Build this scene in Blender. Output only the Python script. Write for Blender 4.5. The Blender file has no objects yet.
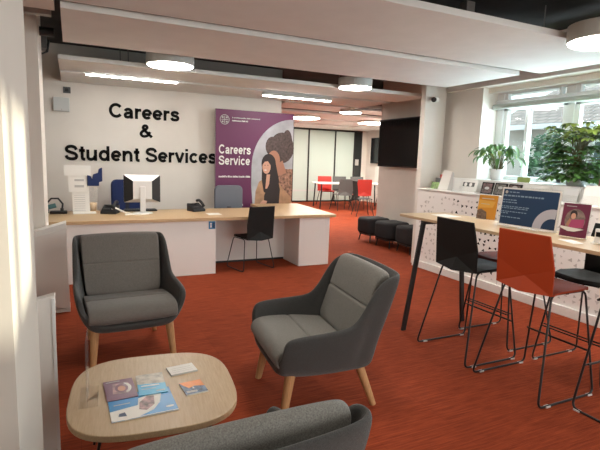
import bpy, bmesh, math, random
from mathutils import Vector, Matrix
random.seed(7)
S = bpy.context.scene
C = S.collection
PI = math.pi

# ------------------------------------------------------------------ camera
yaw, pitch, roll, FPX = 0.44793259, 0.13921531, 0.03187904, 476.19
fw = Vector((math.sin(yaw) * math.cos(pitch), math.cos(yaw) * math.cos(pitch), -math.sin(pitch)))
r0 = Vector((math.cos(yaw), -math.sin(yaw), 0)); u0 = r0.cross(fw)
rr = r0 * math.cos(roll) + u0 * math.sin(roll)
uu = -r0 * math.sin(roll) + u0 * math.cos(roll)
cam = bpy.data.cameras.new('camera'); co = bpy.data.objects.new('camera', cam); C.objects.link(co)
m = Matrix((rr, uu, -fw)).transposed().to_4x4(); m.translation = Vector((0, 0, 1.55))
co.matrix_world = m
cam.sensor_width = 36; cam.lens = FPX / 600 * 36; cam.clip_start = .02
S.camera = co

# ------------------------------------------------------------------ world, daylight, exposure
w = bpy.data.worlds.new('world'); S.world = w; w.use_nodes = True
nt = w.node_tree; bg = nt.nodes['Background']
sky = nt.nodes.new('ShaderNodeTexSky'); sky.sky_type = 'HOSEK_WILKIE'; sky.turbidity = 5
sky.sun_direction = Vector((1.0, -.45, .12)).normalized()
mixn = nt.nodes.new('ShaderNodeMix'); mixn.data_type = 'RGBA'; mixn.inputs[0].default_value = .75
nt.links.new(sky.outputs[0], mixn.inputs[6]); mixn.inputs[7].default_value = (.80, .93, 1.0, 1)
nt.links.new(mixn.outputs[2], bg.inputs[0]); bg.inputs[1].default_value = 2.0
S.view_settings.view_transform = 'Standard'; S.view_settings.look = 'None'
S.view_settings.gamma = 1; S.view_settings.use_curve_mapping = False
S.view_settings.exposure = 0.72
# skylight entering through the room's windows
def window_light(name, loc, target, sx, sy, power, col):
    l = bpy.data.lights.new(name, 'AREA'); l.shape = 'RECTANGLE'; l.size = sx; l.size_y = sy; l.energy = power; l.color = col
    o = bpy.data.objects.new(name, l); C.objects.link(o); o.location = loc
    o.rotation_euler = (Vector(target) - Vector(loc)).to_track_quat('-Z', 'Y').to_euler()
    return o
window_light('daylight_side_window', (5.62, 3.2, 1.95), (0, 3.0, 0.7), 3.3, .9, 95, (.80, .92, 1.0))
window_light('daylight_rear_window', (3.2, -2.85, 1.7), (2.2, 3, 0.9), 3.4, 1.8, 60, (1.0, .93, .84))
sunl = bpy.data.lights.new('sun', 'SUN'); sunl.energy = 5.0; sunl.angle = .02; sunl.color = (1.0, .88, .68)
so = bpy.data.objects.new('sun', sunl); C.objects.link(so); so.location = (9, -6, 6)
so.rotation_euler = Vector((-1.0, 0.45, -0.055)).to_track_quat('-Z', 'Y').to_euler()
LAMP = 3.2

# ------------------------------------------------------------------ materials
MATS = {}
def mat(name, col, rough=.5, metal=0, noise=0, nscale=40, bump=0, bscale=200, emit=0, spec=.5, sheen=0, coat=0, stretch=None):
    if name in MATS: return MATS[name]
    M = bpy.data.materials.new(name); M.use_nodes = True; t = M.node_tree; b = t.nodes['Principled BSDF']
    c = (*col, 1)
    b.inputs['Base Color'].default_value = c; b.inputs['Roughness'].default_value = rough
    b.inputs['Metallic'].default_value = metal; b.inputs['Specular IOR Level'].default_value = spec
    if sheen: b.inputs['Sheen Weight'].default_value = sheen
    if coat: b.inputs['Coat Weight'].default_value = coat
    if emit:
        b.inputs['Emission Color'].default_value = c; b.inputs['Emission Strength'].default_value = emit
    if noise or bump:
        tc = t.nodes.new('ShaderNodeTexCoord'); mp = t.nodes.new('ShaderNodeMapping'); t.links.new(tc.outputs['Object'], mp.inputs[0])
        if stretch: mp.inputs['Scale'].default_value = stretch
    if noise:
        n = t.nodes.new('ShaderNodeTexNoise'); n.inputs['Scale'].default_value = nscale; n.inputs['Detail'].default_value = 4
        t.links.new(mp.outputs[0], n.inputs[0])
        r = t.nodes.new('ShaderNodeValToRGB'); r.color_ramp.elements[0].position = .3; r.color_ramp.elements[1].position = .7
        r.color_ramp.elements[0].color = (*[max(0, x * (1 - noise)) for x in col], 1)
        r.color_ramp.elements[1].color = (*[min(1, x * (1 + noise)) for x in col], 1)
        t.links.new(n.outputs[0], r.inputs[0]); t.links.new(r.outputs[0], b.inputs['Base Color'])
    if bump:
        n2 = t.nodes.new('ShaderNodeTexNoise'); n2.inputs['Scale'].default_value = bscale; t.links.new(mp.outputs[0], n2.inputs[0])
        bp = t.nodes.new('ShaderNodeBump'); bp.inputs['Strength'].default_value = bump; bp.inputs['Distance'].default_value = .004
        t.links.new(n2.outputs[0], bp.inputs['Height']); t.links.new(bp.outputs[0], b.inputs['Normal'])
    MATS[name] = M; return M

white_wall = mat('wall paint', (.74, .69, .63), .75, noise=.03, nscale=3, bump=.05)
back_wall_m = mat('back wall paint', (.74, .695, .635), .8, noise=.03, nscale=2)
raft_m = mat('raft board', (.74, .745, .72), .85, noise=.03, nscale=4)
slab_m = mat('dark slab', (.045, .04, .037), .9, noise=.4, nscale=2.5)
trim_m = mat('white trim', (.80, .78, .75), .5)
desk_white = mat('desk laminate', (.84, .81, .78), .45)
upvc = mat('window plastic', (.78, .80, .80), .35)
black_m = mat('black metal', (.012, .012, .013), .4)
black_p = mat('black plastic', (.016, .016, .018), .5)
black_gloss = mat('black glossy screen', (.012, .013, .015), .12)
charcoal = mat('charcoal shell plastic', (.010, .0095, .009), .65, spec=.25)
orange_p = mat('orange shell plastic', (.40, .050, .010), .6, spec=.3)
red_p = mat('red shell plastic', (.42, .025, .018), .5)
maroon_p = mat('dark red shell plastic', (.10, .022, .018), .7, spec=.15)
grey_p = mat('grey shell plastic', (.085, .085, .085), .5)
fab_dark = mat('dark grey wool', (.042, .042, .041), .95, noise=.35, nscale=260, bump=.4, bscale=700, sheen=.2)
fab_light = mat('light grey wool', (.145, .133, .120), .95, noise=.30, nscale=240, bump=.4, bscale=700, sheen=.2)
fab_light_cool = mat('pale grey wool', (.185, .18, .165), .95, noise=.35, nscale=240, bump=.4, bscale=700, sheen=.2)
fab_black = mat('black upholstery', (.014, .014, .016), .9, noise=.3, nscale=200)
navy_fab = mat('navy upholstery', (.012, .025, .10), .9, noise=.2, nscale=200)
grey_fab = mat('grey screen fabric', (.16, .17, .20), .9, noise=.1, nscale=200)
oakleg = mat('oak leg wood', (.46, .25, .11), .5, noise=.15, nscale=18, stretch=(6, 6, .6))
silver = mat('silver plastic', (.66, .64, .62), .35, metal=.1)
paper = mat('white paper', (.82, .80, .76), .6)
paper_dim = mat('printed grey', (.50, .49, .48), .6)
ink = mat('black ink', (.006, .0055, .005), .8, spec=.2)
lamp_shell = mat('lamp housing', (.52, .53, .50), .5)
diffuser = mat('lamp diffuser', (1.0, .96, .88), .5, emit=9 * LAMP)
strip_m = mat('strip diffuser', (1.0, .97, .92), .5, emit=9 * LAMP)
leaf_a = mat('leaf green', (.07, .17, .035), .5, noise=.4, nscale=14)
leaf_b = mat('leaf dark green', (.035, .11, .022), .45, noise=.5, nscale=10)
leaf_y = mat('leaf yellow green', (.22, .30, .05), .5, noise=.3, nscale=10)
stem_m = mat('stem', (.10, .09, .03), .7)
pot_m = mat('white ceramic', (.70, .70, .68), .3)
purple = mat('banner purple', (.125, .014, .078), .45)
navyblue = mat('sign navy', (.012, .045, .115), .4)
steel = mat('galvanised steel', (.30, .28, .26), .45, metal=.7)

def wood_mat(name, a, b_, sc):
    M = bpy.data.materials.new(name); M.use_nodes = True; t = M.node_tree; b = t.nodes['Principled BSDF']
    tc = t.nodes.new('ShaderNodeTexCoord'); mp = t.nodes.new('ShaderNodeMapping'); mp.inputs['Scale'].default_value = sc
    t.links.new(tc.outputs['Object'], mp.inputs[0])
    n = t.nodes.new('ShaderNodeTexNoise'); n.inputs['Scale'].default_value = 9; n.inputs['Detail'].default_value = 6
    n.inputs['Roughness'].default_value = .65; t.links.new(mp.outputs[0], n.inputs[0])
    r = t.nodes.new('ShaderNodeValToRGB'); r.color_ramp.elements[0].position = .32; r.color_ramp.elements[1].position = .68
    r.color_ramp.elements[0].color = (*a, 1); r.color_ramp.elements[1].color = (*b_, 1)
    t.links.new(n.outputs[0], r.inputs[0]); t.links.new(r.outputs[0], b.inputs['Base Color'])
    b.inputs['Roughness'].default_value = .42
    return M
oak_top = wood_mat('pale oak veneer', (.42, .29, .165), (.52, .38, .235), (16, 1.2, 16))
oak_top_x = wood_mat('pale oak desk top', (.46, .30, .155), (.54, .37, .205), (1.2, 16, 16))
oak_bar = wood_mat('pale oak bar top', (.48, .34, .20), (.58, .43, .27), (16, 1.2, 16))

def carpet_mat():
    M = bpy.data.materials.new('orange striped carpet'); M.use_nodes = True; t = M.node_tree; b = t.nodes['Principled BSDF']
    tc = t.nodes.new('ShaderNodeTexCoord'); mp = t.nodes.new('ShaderNodeMapping')
    mp.inputs['Scale'].default_value = (4.5, 80, 1); t.links.new(tc.outputs['Object'], mp.inputs[0])
    n = t.nodes.new('ShaderNodeTexNoise'); n.inputs['Scale'].default_value = 1.0; n.inputs['Detail'].default_value = 5; n.inputs['Roughness'].default_value = .7
    t.links.new(mp.outputs[0], n.inputs[0])
    r = t.nodes.new('ShaderNodeValToRGB'); r.color_ramp.elements[0].position = .3; r.color_ramp.elements[1].position = .72
    r.color_ramp.elements[0].color = (.150, .022, .008, 1); r.color_ramp.elements[1].color = (.36, .066, .022, 1)
    t.links.new(n.outputs[0], r.inputs[0])
    # carpet tiles: each tile very slightly different
    br = t.nodes.new('ShaderNodeTexBrick'); br.offset = 0; br.inputs['Scale'].default_value = 1
    br.inputs['Brick Width'].default_value = .5; br.inputs['Row Height'].default_value = .5; br.inputs['Mortar Size'].default_value = .0015
    br.inputs['Color1'].default_value = (.92, .92, .92, 1); br.inputs['Color2'].default_value = (1.06, 1.06, 1.06, 1); br.inputs['Mortar'].default_value = (.75, .75, .75, 1)
    t.links.new(tc.outputs['Object'], br.inputs[0])
    mx = t.nodes.new('ShaderNodeMix'); mx.data_type = 'RGBA'; mx.blend_type = 'MULTIPLY'; mx.inputs[0].default_value = .8
    t.links.new(r.outputs[0], mx.inputs[6]); t.links.new(br.outputs[0], mx.inputs[7])
    t.links.new(mx.outputs[2], b.inputs['Base Color'])
    b.inputs['Roughness'].default_value = .95; b.inputs['Specular IOR Level'].default_value = .15
    bp = t.nodes.new('ShaderNodeBump'); bp.inputs['Strength'].default_value = .5; bp.inputs['Distance'].default_value = .004
    t.links.new(n.outputs[0], bp.inputs['Height']); t.links.new(bp.outputs[0], b.inputs['Normal'])
    return M
carpet = carpet_mat()

def glass_mat(name, tint=(1, 1, 1), refl=.08, haze=0, hazecol=(.8, .85, .85)):
    M = bpy.data.materials.new(name); M.use_nodes = True; t = M.node_tree
    for n in list(t.nodes): t.nodes.remove(n)
    out = t.nodes.new('ShaderNodeOutputMaterial'); tr = t.nodes.new('ShaderNodeBsdfTransparent'); gl = t.nodes.new('ShaderNodeBsdfGlossy')
    tr.inputs[0].default_value = (*tint, 1); gl.inputs['Roughness'].default_value = .05
    mx = t.nodes.new('ShaderNodeMixShader')
    fr = t.nodes.new('ShaderNodeLayerWeight'); fr.inputs[0].default_value = .5
    pw = t.nodes.new('ShaderNodeMath'); pw.operation = 'POWER'; pw.inputs[1].default_value = 5; t.links.new(fr.outputs['Facing'], pw.inputs[0])
    ad = t.nodes.new('ShaderNodeMath'); ad.operation = 'MULTIPLY_ADD'; ad.inputs[1].default_value = .7; ad.inputs[2].default_value = refl; t.links.new(pw.outputs[0], ad.inputs[0])
    t.links.new(ad.outputs[0], mx.inputs[0]); t.links.new(tr.outputs[0], mx.inputs[1]); t.links.new(gl.outputs[0], mx.inputs[2])
    last = mx
    if haze:
        df = t.nodes.new('ShaderNodeBsdfDiffuse'); df.inputs[0].default_value = (*hazecol, 1)
        m2 = t.nodes.new('ShaderNodeMixShader'); m2.inputs[0].default_value = haze
        t.links.new(mx.outputs[0], m2.inputs[1]); t.links.new(df.outputs[0], m2.inputs[2]); last = m2
    t.links.new(last.outputs[0], out.inputs[0])
    return M
glass = glass_mat('window glass', (.96, 1, 1), .03)
acrylic = glass_mat('clear acrylic', (.99, .99, .99), .02, .03, (.9, .9, .88))
frost = glass_mat('frosted glass film', (.9, .96, .95), .04, .80, (.58, .66, .61))

# ------------------------------------------------------------------ builders
class MB:
    def __init__(s): s.bm = bmesh.new()
    def _set(s, faces, mi):
        for f in faces: f.material_index = mi
    def box(s, a, b, mi=0, M=None):
        x0, y0, z0 = a; x1, y1, z1 = b
        vs = [s.bm.verts.new(p) for p in ((x0,y0,z0),(x1,y0,z0),(x1,y1,z0),(x0,y1,z0),(x0,y0,z1),(x1,y0,z1),(x1,y1,z1),(x0,y1,z1))]
        if M is not None:
            for v in vs: v.co = M @ v.co
        fs = [s.bm.faces.new([vs[i] for i in q]) for q in ((3,2,1,0),(4,5,6,7),(0,1,5,4),(1,2,6,5),(2,3,7,6),(3,0,4,7))]
        s._set(fs, mi); return s
    def prism(s, pts, a, b, axis=2, mi=0, M=None):
        """polygon pts extruded along axis from a to b"""
        def P(p, h):
            v = [0, 0, 0]; ax = [i for i in range(3) if i != axis]
            v[ax[0]], v[ax[1]] = p; v[axis] = h; v = Vector(v)
            return M @ v if M is not None else v
        lo = [s.bm.verts.new(P(p, a)) for p in pts]; hi = [s.bm.verts.new(P(p, b)) for p in pts]
        n = len(pts); fs = [s.bm.faces.new(lo[::-1]), s.bm.faces.new(hi)]
        for i in range(n): fs.append(s.bm.faces.new((lo[i], lo[(i+1) % n], hi[(i+1) % n], hi[i])))
        s._set(fs, mi); return s
    def cyl(s, p0, p1, r0_, r1=None, n=16, mi=0):
        r1 = r0_ if r1 is None else r1
        p0 = Vector(p0); p1 = Vector(p1); d = (p1 - p0).normalized()
        a = d.orthogonal().normalized(); b = d.cross(a)
        A = []; B = []
        for i in range(n):
            t = 2*PI*i/n; q = a*math.cos(t) + b*math.sin(t)
            A.append(s.bm.verts.new(p0 + q*r0_)); B.append(s.bm.verts.new(p1 + q*r1))
        fs = [s.bm.faces.new(A[::-1]), s.bm.faces.new(B)]
        for i in range(n): fs.append(s.bm.faces.new((A[i], A[(i+1) % n], B[(i+1) % n], B[i])))
        s._set(fs, mi); return s
    def tube(s, path, r, n=8, closed=False, mi=0):
        path = [Vector(p) for p in path]; N = len(path); rings = []
        up = None
        for i, p in enumerate(path):
            q0 = path[(i-1) % N] if (i > 0 or closed) else p; q1 = path[(i+1) % N] if (i < N-1 or closed) else p
            d = (q1 - q0).normalized()
            if up is None: up = d.orthogonal().normalized()
            up = (up - d*up.dot(d)).normalized(); b = d.cross(up)
            rings.append([s.bm.verts.new(p + (up*math.cos(2*PI*k/n) + b*math.sin(2*PI*k/n))*r) for k in range(n)])
        fs = []
        for i in range(N if closed else N-1):
            A = rings[i]; B = rings[(i+1) % N]
            for k in range(n): fs.append(s.bm.faces.new((A[k], A[(k+1) % n], B[(k+1) % n], B[k])))
        if not closed: fs += [s.bm.faces.new(rings[0][::-1]), s.bm.faces.new(rings[-1])]
        s._set(fs, mi); return s
    def lathe(s, prof, c=(0,0,0), n=24, mi=0):
        rings = []
        for r, z in prof:
            rings.append([s.bm.verts.new((c[0]+r*math.cos(2*PI*k/n), c[1]+r*math.sin(2*PI*k/n), c[2]+z)) for k in range(n)])
        fs = []
        for A, B in zip(rings, rings[1:]):
            for k in range(n): fs.append(s.bm.faces.new((A[k], A[(k+1) % n], B[(k+1) % n], B[k])))
        fs += [s.bm.faces.new(rings[0][::-1]), s.bm.faces.new(rings[-1])]
        s._set(fs, mi); return s
    def grid(s, P, mi=0, closed_u=False, closed_v=False):
        V = [[s.bm.verts.new(p) for p in row] for row in P]; fs = []
        nu = len(V); nv = len(V[0])
        for i in range(nu if closed_u else nu-1):
            for j in range(nv if closed_v else nv-1):
                fs.append(s.bm.faces.new((V[i][j], V[(i+1) % nu][j], V[(i+1) % nu][(j+1) % nv], V[i][(j+1) % nv])))
        s._set(fs, mi); return V
    def face(s, pts, mi=0):
        f = s.bm.faces.new([s.bm.verts.new(p) for p in pts]); f.material_index = mi; return s
    def build(s, name, mats, parent=None, smooth=False, bevel=0, subsurf=0, solid=0, seg=2, fix=True):
        if fix: bmesh.ops.recalc_face_normals(s.bm, faces=s.bm.faces[:])
        me = bpy.data.meshes.new(name); s.bm.to_mesh(me); s.bm.free()
        for x in (mats if isinstance(mats, (list, tuple)) else [mats]): me.materials.append(x)
        o = bpy.data.objects.new(name, me); C.objects.link(o)
        if parent is not None: o.parent = parent
        if smooth: me.polygons.foreach_set('use_smooth', [True]*len(me.polygons))
        if solid:
            md = o.modifiers.new('solid', 'SOLIDIFY'); md.thickness = abs(solid); md.offset = -1 if solid > 0 else 1
        if bevel:
            md = o.modifiers.new('bevel', 'BEVEL'); md.width = bevel; md.segments = seg; md.limit_method = 'ANGLE'
        if subsurf:
            md = o.modifiers.new('sub', 'SUBSURF'); md.levels = subsurf; md.render_levels = subsurf
        return o

def tag(o, label, cat, group=None):
    o['label'] = label; o['category'] = cat
    if group: o['group'] = group
    return o
def thing(name, label, cat, loc=(0,0,0), rz=0, group=None):
    o = bpy.data.objects.new(name, None); C.objects.link(o); o.empty_display_size = .1
    o.location = loc; o.rotation_euler = (0, 0, rz); return tag(o, label, cat, group)
def struct(o): o['kind'] = 'structure'; return o
def dup(root, loc, rz, label, group=None, mats=None):
    r = root.copy(); C.objects.link(r); r.location = loc; r.rotation_euler = (0, 0, rz); r['label'] = label
    if group: r['group'] = group
    for ch in list(root.children):
        c = ch.copy(); C.objects.link(c); c.parent = r
        if mats and ch.name.split('.')[0] in mats:
            c.data = ch.data.copy(); c.data.materials[0] = mats[ch.name.split('.')[0]]
        for g in list(ch.children):
            d = g.copy(); C.objects.link(d); d.parent = c
    return r
def bx(name, a, b, m_, parent=None, bevel=0): return MB().box(a, b).build(name, m_, parent, bevel=bevel)
def sbox(name, a, b, m_): return struct(bx(name, a, b, m_))

def round_path(pts, r, n=5, closed=True):
    """polyline with rounded corners"""
    pts = [Vector(p) for p in pts]; out = []; N = len(pts)
    for i, p in enumerate(pts):
        if not closed and i in (0, N-1): out.append(p); continue
        a = (pts[i-1] - p); b = (pts[(i+1) % N] - p)
        rr_ = min(r, a.length*.45, b.length*.45); A = p + a.normalized()*rr_; B = p + b.normalized()*rr_
        for k in range(n+1):
            t = k/n; out.append(A*(1-t)**2 + p*2*t*(1-t) + B*t*t)
    return out
def rrect(w_, h_, r, n=5):
    o = []
    for cx, cy, a0 in ((w_/2-r, h_/2-r, 0), (-w_/2+r, h_/2-r, 90), (-w_/2+r, -h_/2+r, 180), (w_/2-r, -h_/2+r, 270)):
        for k in range(n+1):
            a = math.radians(a0 + 90*k/n); o.append((cx + r*math.cos(a), cy + r*math.sin(a)))
    return o
def circ(cx, cy, rx, ry=None, n=20, a0=0, a1=360):
    ry = rx if ry is None else ry
    full = abs(a1-a0) >= 360
    return [(cx + rx*math.cos(math.radians(a0+(a1-a0)*k/(n if full else n-1))), cy + ry*math.sin(math.radians(a0+(a1-a0)*k/(n if full else n-1)))) for k in range(n)]

def art(name, parent, O, U, V, shapes, eps=.0006):
    """flat printed picture: shapes are (material, [(u,v)..]) in metres along U,V from O; later ones lie on top"""
    O = Vector(O); U = Vector(U).normalized(); V = Vector(V).normalized(); N = U.cross(V)
    mb = MB(); mats = []
    for i, (m_, pts) in enumerate(shapes):
        if m_ not in mats: mats.append(m_)
        mb.face([O + U*p[0] + V*p[1] + N*eps*(i+1) for p in pts], mats.index(m_))
    return mb.build(name, mats, parent, fix=False)

def arcp(cx, cy, rx, ry, a0, a1, n=22): return [(cx+rx*math.cos(math.radians(a0+(a1-a0)*k/n)), cy+ry*math.sin(math.radians(a0+(a1-a0)*k/n))) for k in range(n+1)]
def catm(p, n=4):
    o = []
    for i in range(len(p)-1):
        p0 = p[max(0, i-1)]; p1 = p[i]; p2 = p[i+1]; p3 = p[min(len(p)-1, i+2)]
        for k in range(n):
            t = k/n
            o.append(tuple(.5*((2*p1[j])+(-p0[j]+p2[j])*t+(2*p0[j]-5*p1[j]+4*p2[j]-p3[j])*t*t+(-p0[j]+3*p1[j]-3*p2[j]+p3[j])*t**3) for j in (0, 1)))
    return o + [p[-1]]
GL = {  # advance, centre lines of the strokes (cap height 1)
 'C': (1.0, [arcp(.52, .5, .385, .405, 38, 322)]),
 'a': (.77, [arcp(.36, .46, .22, .18, 165, 0, 10)+[(.58, .12), (.61, .0)], catm([(.57, .40), (.34, .375), (.18, .31), (.145, .20), (.20, .11), (.32, .09), (.48, .14), (.57, .27)])]),
 'r': (.53, [[(.16, 0), (.16, .735)], catm([(.165, .36), (.19, .52), (.29, .61), (.50, .625)])]),
 'e': (.77, [[(.12, .36), (.64, .36)], arcp(.385, .37, .265, .27, 0, 318)]),
 's': (.74, [catm([(.61, .50), (.53, .61), (.36, .645), (.20, .60), (.16, .51), (.22, .43), (.37, .385), (.54, .33), (.60, .23), (.54, .12), (.36, .09), (.19, .125), (.12, .24)])]),
 'S': (.93, [catm([(.79, .69), (.69, .85), (.46, .905), (.23, .85), (.155, .72), (.22, .60), (.46, .51), (.70, .43), (.80, .28), (.71, .14), (.46, .09), (.21, .15), (.11, .31)])]),
 't': (.46, [catm([(.235, .92), (.235, .55), (.235, .20), (.29, .105), (.43, .09)]), [(.03, .655), (.42, .655)]]),
 'u': (.85, [catm([(.155, .735), (.155, .45), (.16, .22), (.25, .11), (.40, .10), (.56, .17), (.63, .32)]), [(.67, .735), (.67, 0)]]),
 'n': (.85, [[(.16, 0), (.16, .735)], catm([(.18, .38), (.25, .55), (.42, .64), (.58, .60), (.66, .46), (.665, .25), (.665, 0)])]),
 'd': (.85, [[(.67, 0), (.67, 1.0)], arcp(.40, .37, .265, .275, 0, 360, 28)]),
 'v': (.75, [[(.09, .735), (.375, .03)], [(.66, .735), (.375, .03)]]),
 'i': (.36, [[(.18, 0), (.18, .735)], [(.18, .83), (.18, 1.0)]]),
 'c': (.76, [arcp(.40, .37, .265, .27, 40, 320)]),
 '&': (1.0, [catm([(.93, .04), (.62, .33), (.36, .62), (.29, .77), (.37, .90), (.52, .90), (.58, .77), (.47, .63), (.22, .45), (.13, .28), (.21, .13), (.40, .09), (.62, .18), (.79, .45)])]),
 ' ': (.38, [])}
def lettering(name, parent, text, O, U, V, width, height, m_, depth=.002, weight=.185, lift=.001):
    """sans-serif letters built from strokes; lower-left corner at O, scaled to width x height"""
    O = Vector(O); U = Vector(U).normalized(); V = Vector(V).normalized(); N = U.cross(V)
    adv = sum(GL[c][0] for c in text) - .1; x = -.05; mb = MB()
    for c in text:
        for path in GL[c][1]:
            rows = []
            for i, p in enumerate(path):
                q0 = path[max(0, i-1)]; q1 = path[min(len(path)-1, i+1)]; dx, dy = q1[0]-q0[0], q1[1]-q0[1]; l = math.hypot(dx, dy)
                nx, ny = -dy/l*weight/2, dx/l*weight/2
                def W3(a, b, h): return O + U*((x+a)/adv*width) + V*(b*height) + N*h
                rows.append([W3(p[0]+nx, p[1]+ny, lift), W3(p[0]-nx, p[1]-ny, lift), W3(p[0]-nx, p[1]-ny, lift+depth), W3(p[0]+nx, p[1]+ny, lift+depth)])
            R_ = mb.grid(rows, closed_v=True); mb.bm.faces.new(R_[0][::-1]); mb.bm.faces.new(R_[-1])
        x += GL[c][0]
    return mb.build(name, m_, parent)

# ------------------------------------------------------------------ the room
struct(MB().prism([(-3, -3), (5.75, -3), (5.75, 8.0), (8.1, 11), (10.3, 11), (10.3, 18.2), (-3, 18.2)], -.1, 0).build('floor', carpet))
struct(MB().prism([(-3, -3), (5.81, -3), (5.81, 7.98), (8.1, 11), (10.3, 11), (10.3, 18.2), (-3, 18.2)], 3.1, 3.25).build('ceiling', slab_m))
sbox('wall_back', (-3, 8.1, 0), (3.45, 8.3, 3.1), back_wall_m)
sbox('wall_left', (-3.15, -3, 0), (-3, 18.2, 3.1), white_wall)
sbox('wall_end', (-3, 18.2, 0), (12, 18.35, 3.1), white_wall)
# wall carrying the large screen, and the piers beside the window
sbox('wall_screen', (5.61, 5.90, 0), (5.81, 7.98, 3.1), white_wall)
sbox('wall_pier', (4.72, 5.70, 0), (5.08, 5.80, 3.1), white_wall)
sbox('wall_recess', (5.02, 5.80, 0), (5.8, 5.90, 3.1), white_wall)
sbox('wall_window_pier', (5.2, 5.07, 0), (5.75, 5.80, 3.1), white_wall)
sbox('wall_far_right', (10.1, 11.0, 0), (10.3, 18.2, 3.1), white_wall)
struct(MB().prism([(5.61, 7.98), (5.81, 7.98), (8.1, 10.95), (10.3, 10.95), (10.3, 11.05), (8.02, 11.05), (5.7, 8.08), (5.61, 8.08)], 0, 3.1).build('wall_screen_return', white_wall))
sbox('wall_far_right_end', (9.9, 15.4, 0), (10.1, 15.6, 3.1), white_wall)
sbox('ceiling_bulkhead_far', (3.45, 15.3, 2.62), (10.1, 15.7, 3.1), white_wall)
sbox('wall_far_left', (3.3, 15.4, 0), (7.0, 15.6, 3.1), white_wall)
# left piers and soffit beside the camera
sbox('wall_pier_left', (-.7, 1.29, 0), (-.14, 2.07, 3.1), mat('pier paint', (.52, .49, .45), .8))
sbox('wall_pier_left_second', (-.9, 5.2, 0), (-.25, 5.9, 3.1), white_wall)
sbox('ceiling_soffit_left', (-.9, .2, 2.60), (-.08, 4.25, 3.1), white_wall)
# window wall
sbox('wall_right_sill', (5.48, -3, 0), (5.75, 5.38, 1.33), white_wall)
sbox('wall_right_head', (5.3, -3, 2.53), (5.75, 5.38, 3.1), white_wall)
sbox('ceiling_bulkhead_right', (5.12, -3, 2.60), (5.3, 5.72, 3.1), white_wall)
sbox('wall_front', (-3, -3.15, 0), (1.2, -3, 3.1), white_wall)
sbox('wall_front_right', (5.2, -3.15, 0), (5.75, -3, 3.1), white_wall)
sbox('wall_front_head', (1.2, -3.15, 2.7), (5.2, -3, 3.1), white_wall)
sbox('wall_front_sill', (1.2, -3.15, 0), (5.2, -3, .5), white_wall)

# windows in the right wall: frame, sashes, glass, clerestory strip, blind rail
def win(idx, y0, y1, div):
    X0, X1 = 5.5, 5.57
    t = thing('window_%d' % idx, '', ''); del t['label'], t['category']; t['kind'] = 'structure'
    mb = MB(); z0, z1 = 1.33, 2.36; fwid = .07
    mb.box((X0, y0, z0), (X1, y0+fwid, z1)); mb.box((X0, y1-fwid, z0), (X1, y1, z1))
    mb.box((X0, y0, z0), (X1, y1, z0+fwid)); mb.box((X0, y0, z1-fwid), (X1, y1, z1))
    if div: mb.box((X0-.01, div-.025, z0), (X1, div+.025, z1))
    mb.build('window_frame', upvc, t, bevel=.006)
    bx('window_glass', (X0+.03, y0+fwid, z0+fwid), (X0+.036, y1-fwid, z1-fwid), glass, t)
    mb = MB(); mb.box((X0, y0, 2.43), (X1, y0+.05, 2.53)); mb.box((X0, y1-.05, 2.43), (X1, y1, 2.53)); mb.box((X0, y0+.12, 2.43), (X1, y0+.15, 2.53))
    mb.build('clerestory_frame', upvc, t)
    bx('clerestory_glass', (X0+.03, y0, 2.43), (X0+.036, y1, 2.53), glass, t)
    if idx == 1 or True:
        bx('window_handle', (X0-.03, (div or y0)+.0, 1.75), (X0-.01, (div or y0)+.02, 1.87), silver, t)
for k, (a, b, d) in enumerate([(3.98, 4.96, 4.56), (2.86, 3.9, 3.40), (1.74, 2.78, 2.28), (.62, 1.66, 1.16), (-.5, .54, .04), (-1.62, -.58, -1.1)]): win(k+1, a, b, d)
for k, (a, b) in enumerate(((1.74, 2.78), (.62, 1.66), (-.5, .54), (-1.62, -.58))):   # added unseen blinds, trimming the top of the sun patch on the left pier
    tag(bx('window_blind', (5.45, a, 1.97), (5.46, b, 2.36), trim_m), 'added unseen blind trimming the sun patch on the left pier', 'blind', 'added sun blockers')
mb = MB()
for a, b in ((4.96, 5.07), (3.9, 3.98), (2.78, 2.86), (1.66, 1.74), (.54, .62), (-.58, -.5), (-3, -1.62)): mb.box((5.485, a, 1.33), (5.6, b, 2.53))
struct(mb.build('trim_1', upvc))
struct(MB().box((5.44, -3, 2.355), (5.58, 5.07, 2.435)).build('trim_2', upvc, bevel=.015))
tag(MB().cyl((5.40, -1, 2.345), (5.40, 5.05, 2.345), .035, n=14).build('roller_blind', mat('blind grey green', (.42, .46, .43), .6)), 'grey roller blind wound up along the head of the side windows', 'blind')
struct(MB().box((5.1, -1.0, 1.30), (5.485, 5.07, 1.34)).build('trim_3', upvc, bevel=.006))

# baseboard under the back wall, far glazed partition
sbox('baseboard_back', (-3, 8.08, 0), (3.45, 8.1, .1), trim_m)
gp = thing('glass_partition', 'tall black framed frosted glass partition behind the meeting table', 'partition', (0, 15.4, 0))
for a, b in ((7.04, 7.62), (7.66, 8.70), (8.74, 9.52)):
    bx('glass_panel', (a, 0, .04), (b, .012, 2.56), frost, gp)
    bx('manifestation_band', (a, -.004, .38), (b, -.001, .44), paper_dim, gp)
for x in (7.0, 7.62, 8.70, 9.52, 9.82): bx('post', (x, -.03, 0), (x+.045, .04, 2.6), black_m, gp)
bx('head_rail', (7.0, -.03, 2.56), (9.86, .04, 2.62), black_m, gp); bx('bottom_rail', (7.0, -.03, 0), (9.55, .04, .05), black_m, gp)
bx('door_panel', (9.565, -.01, .02), (9.82, .02, 2.56), mat('dark glazed door', (.03, .035, .035), .2), gp)
art('door_notice', gp, (9.6, -.015, 1.35), (1, 0, 0), (0, 0, 1), [(paper_dim, [(0, 0), (.15, 0), (.15, .22), (0, .22)])])
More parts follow.
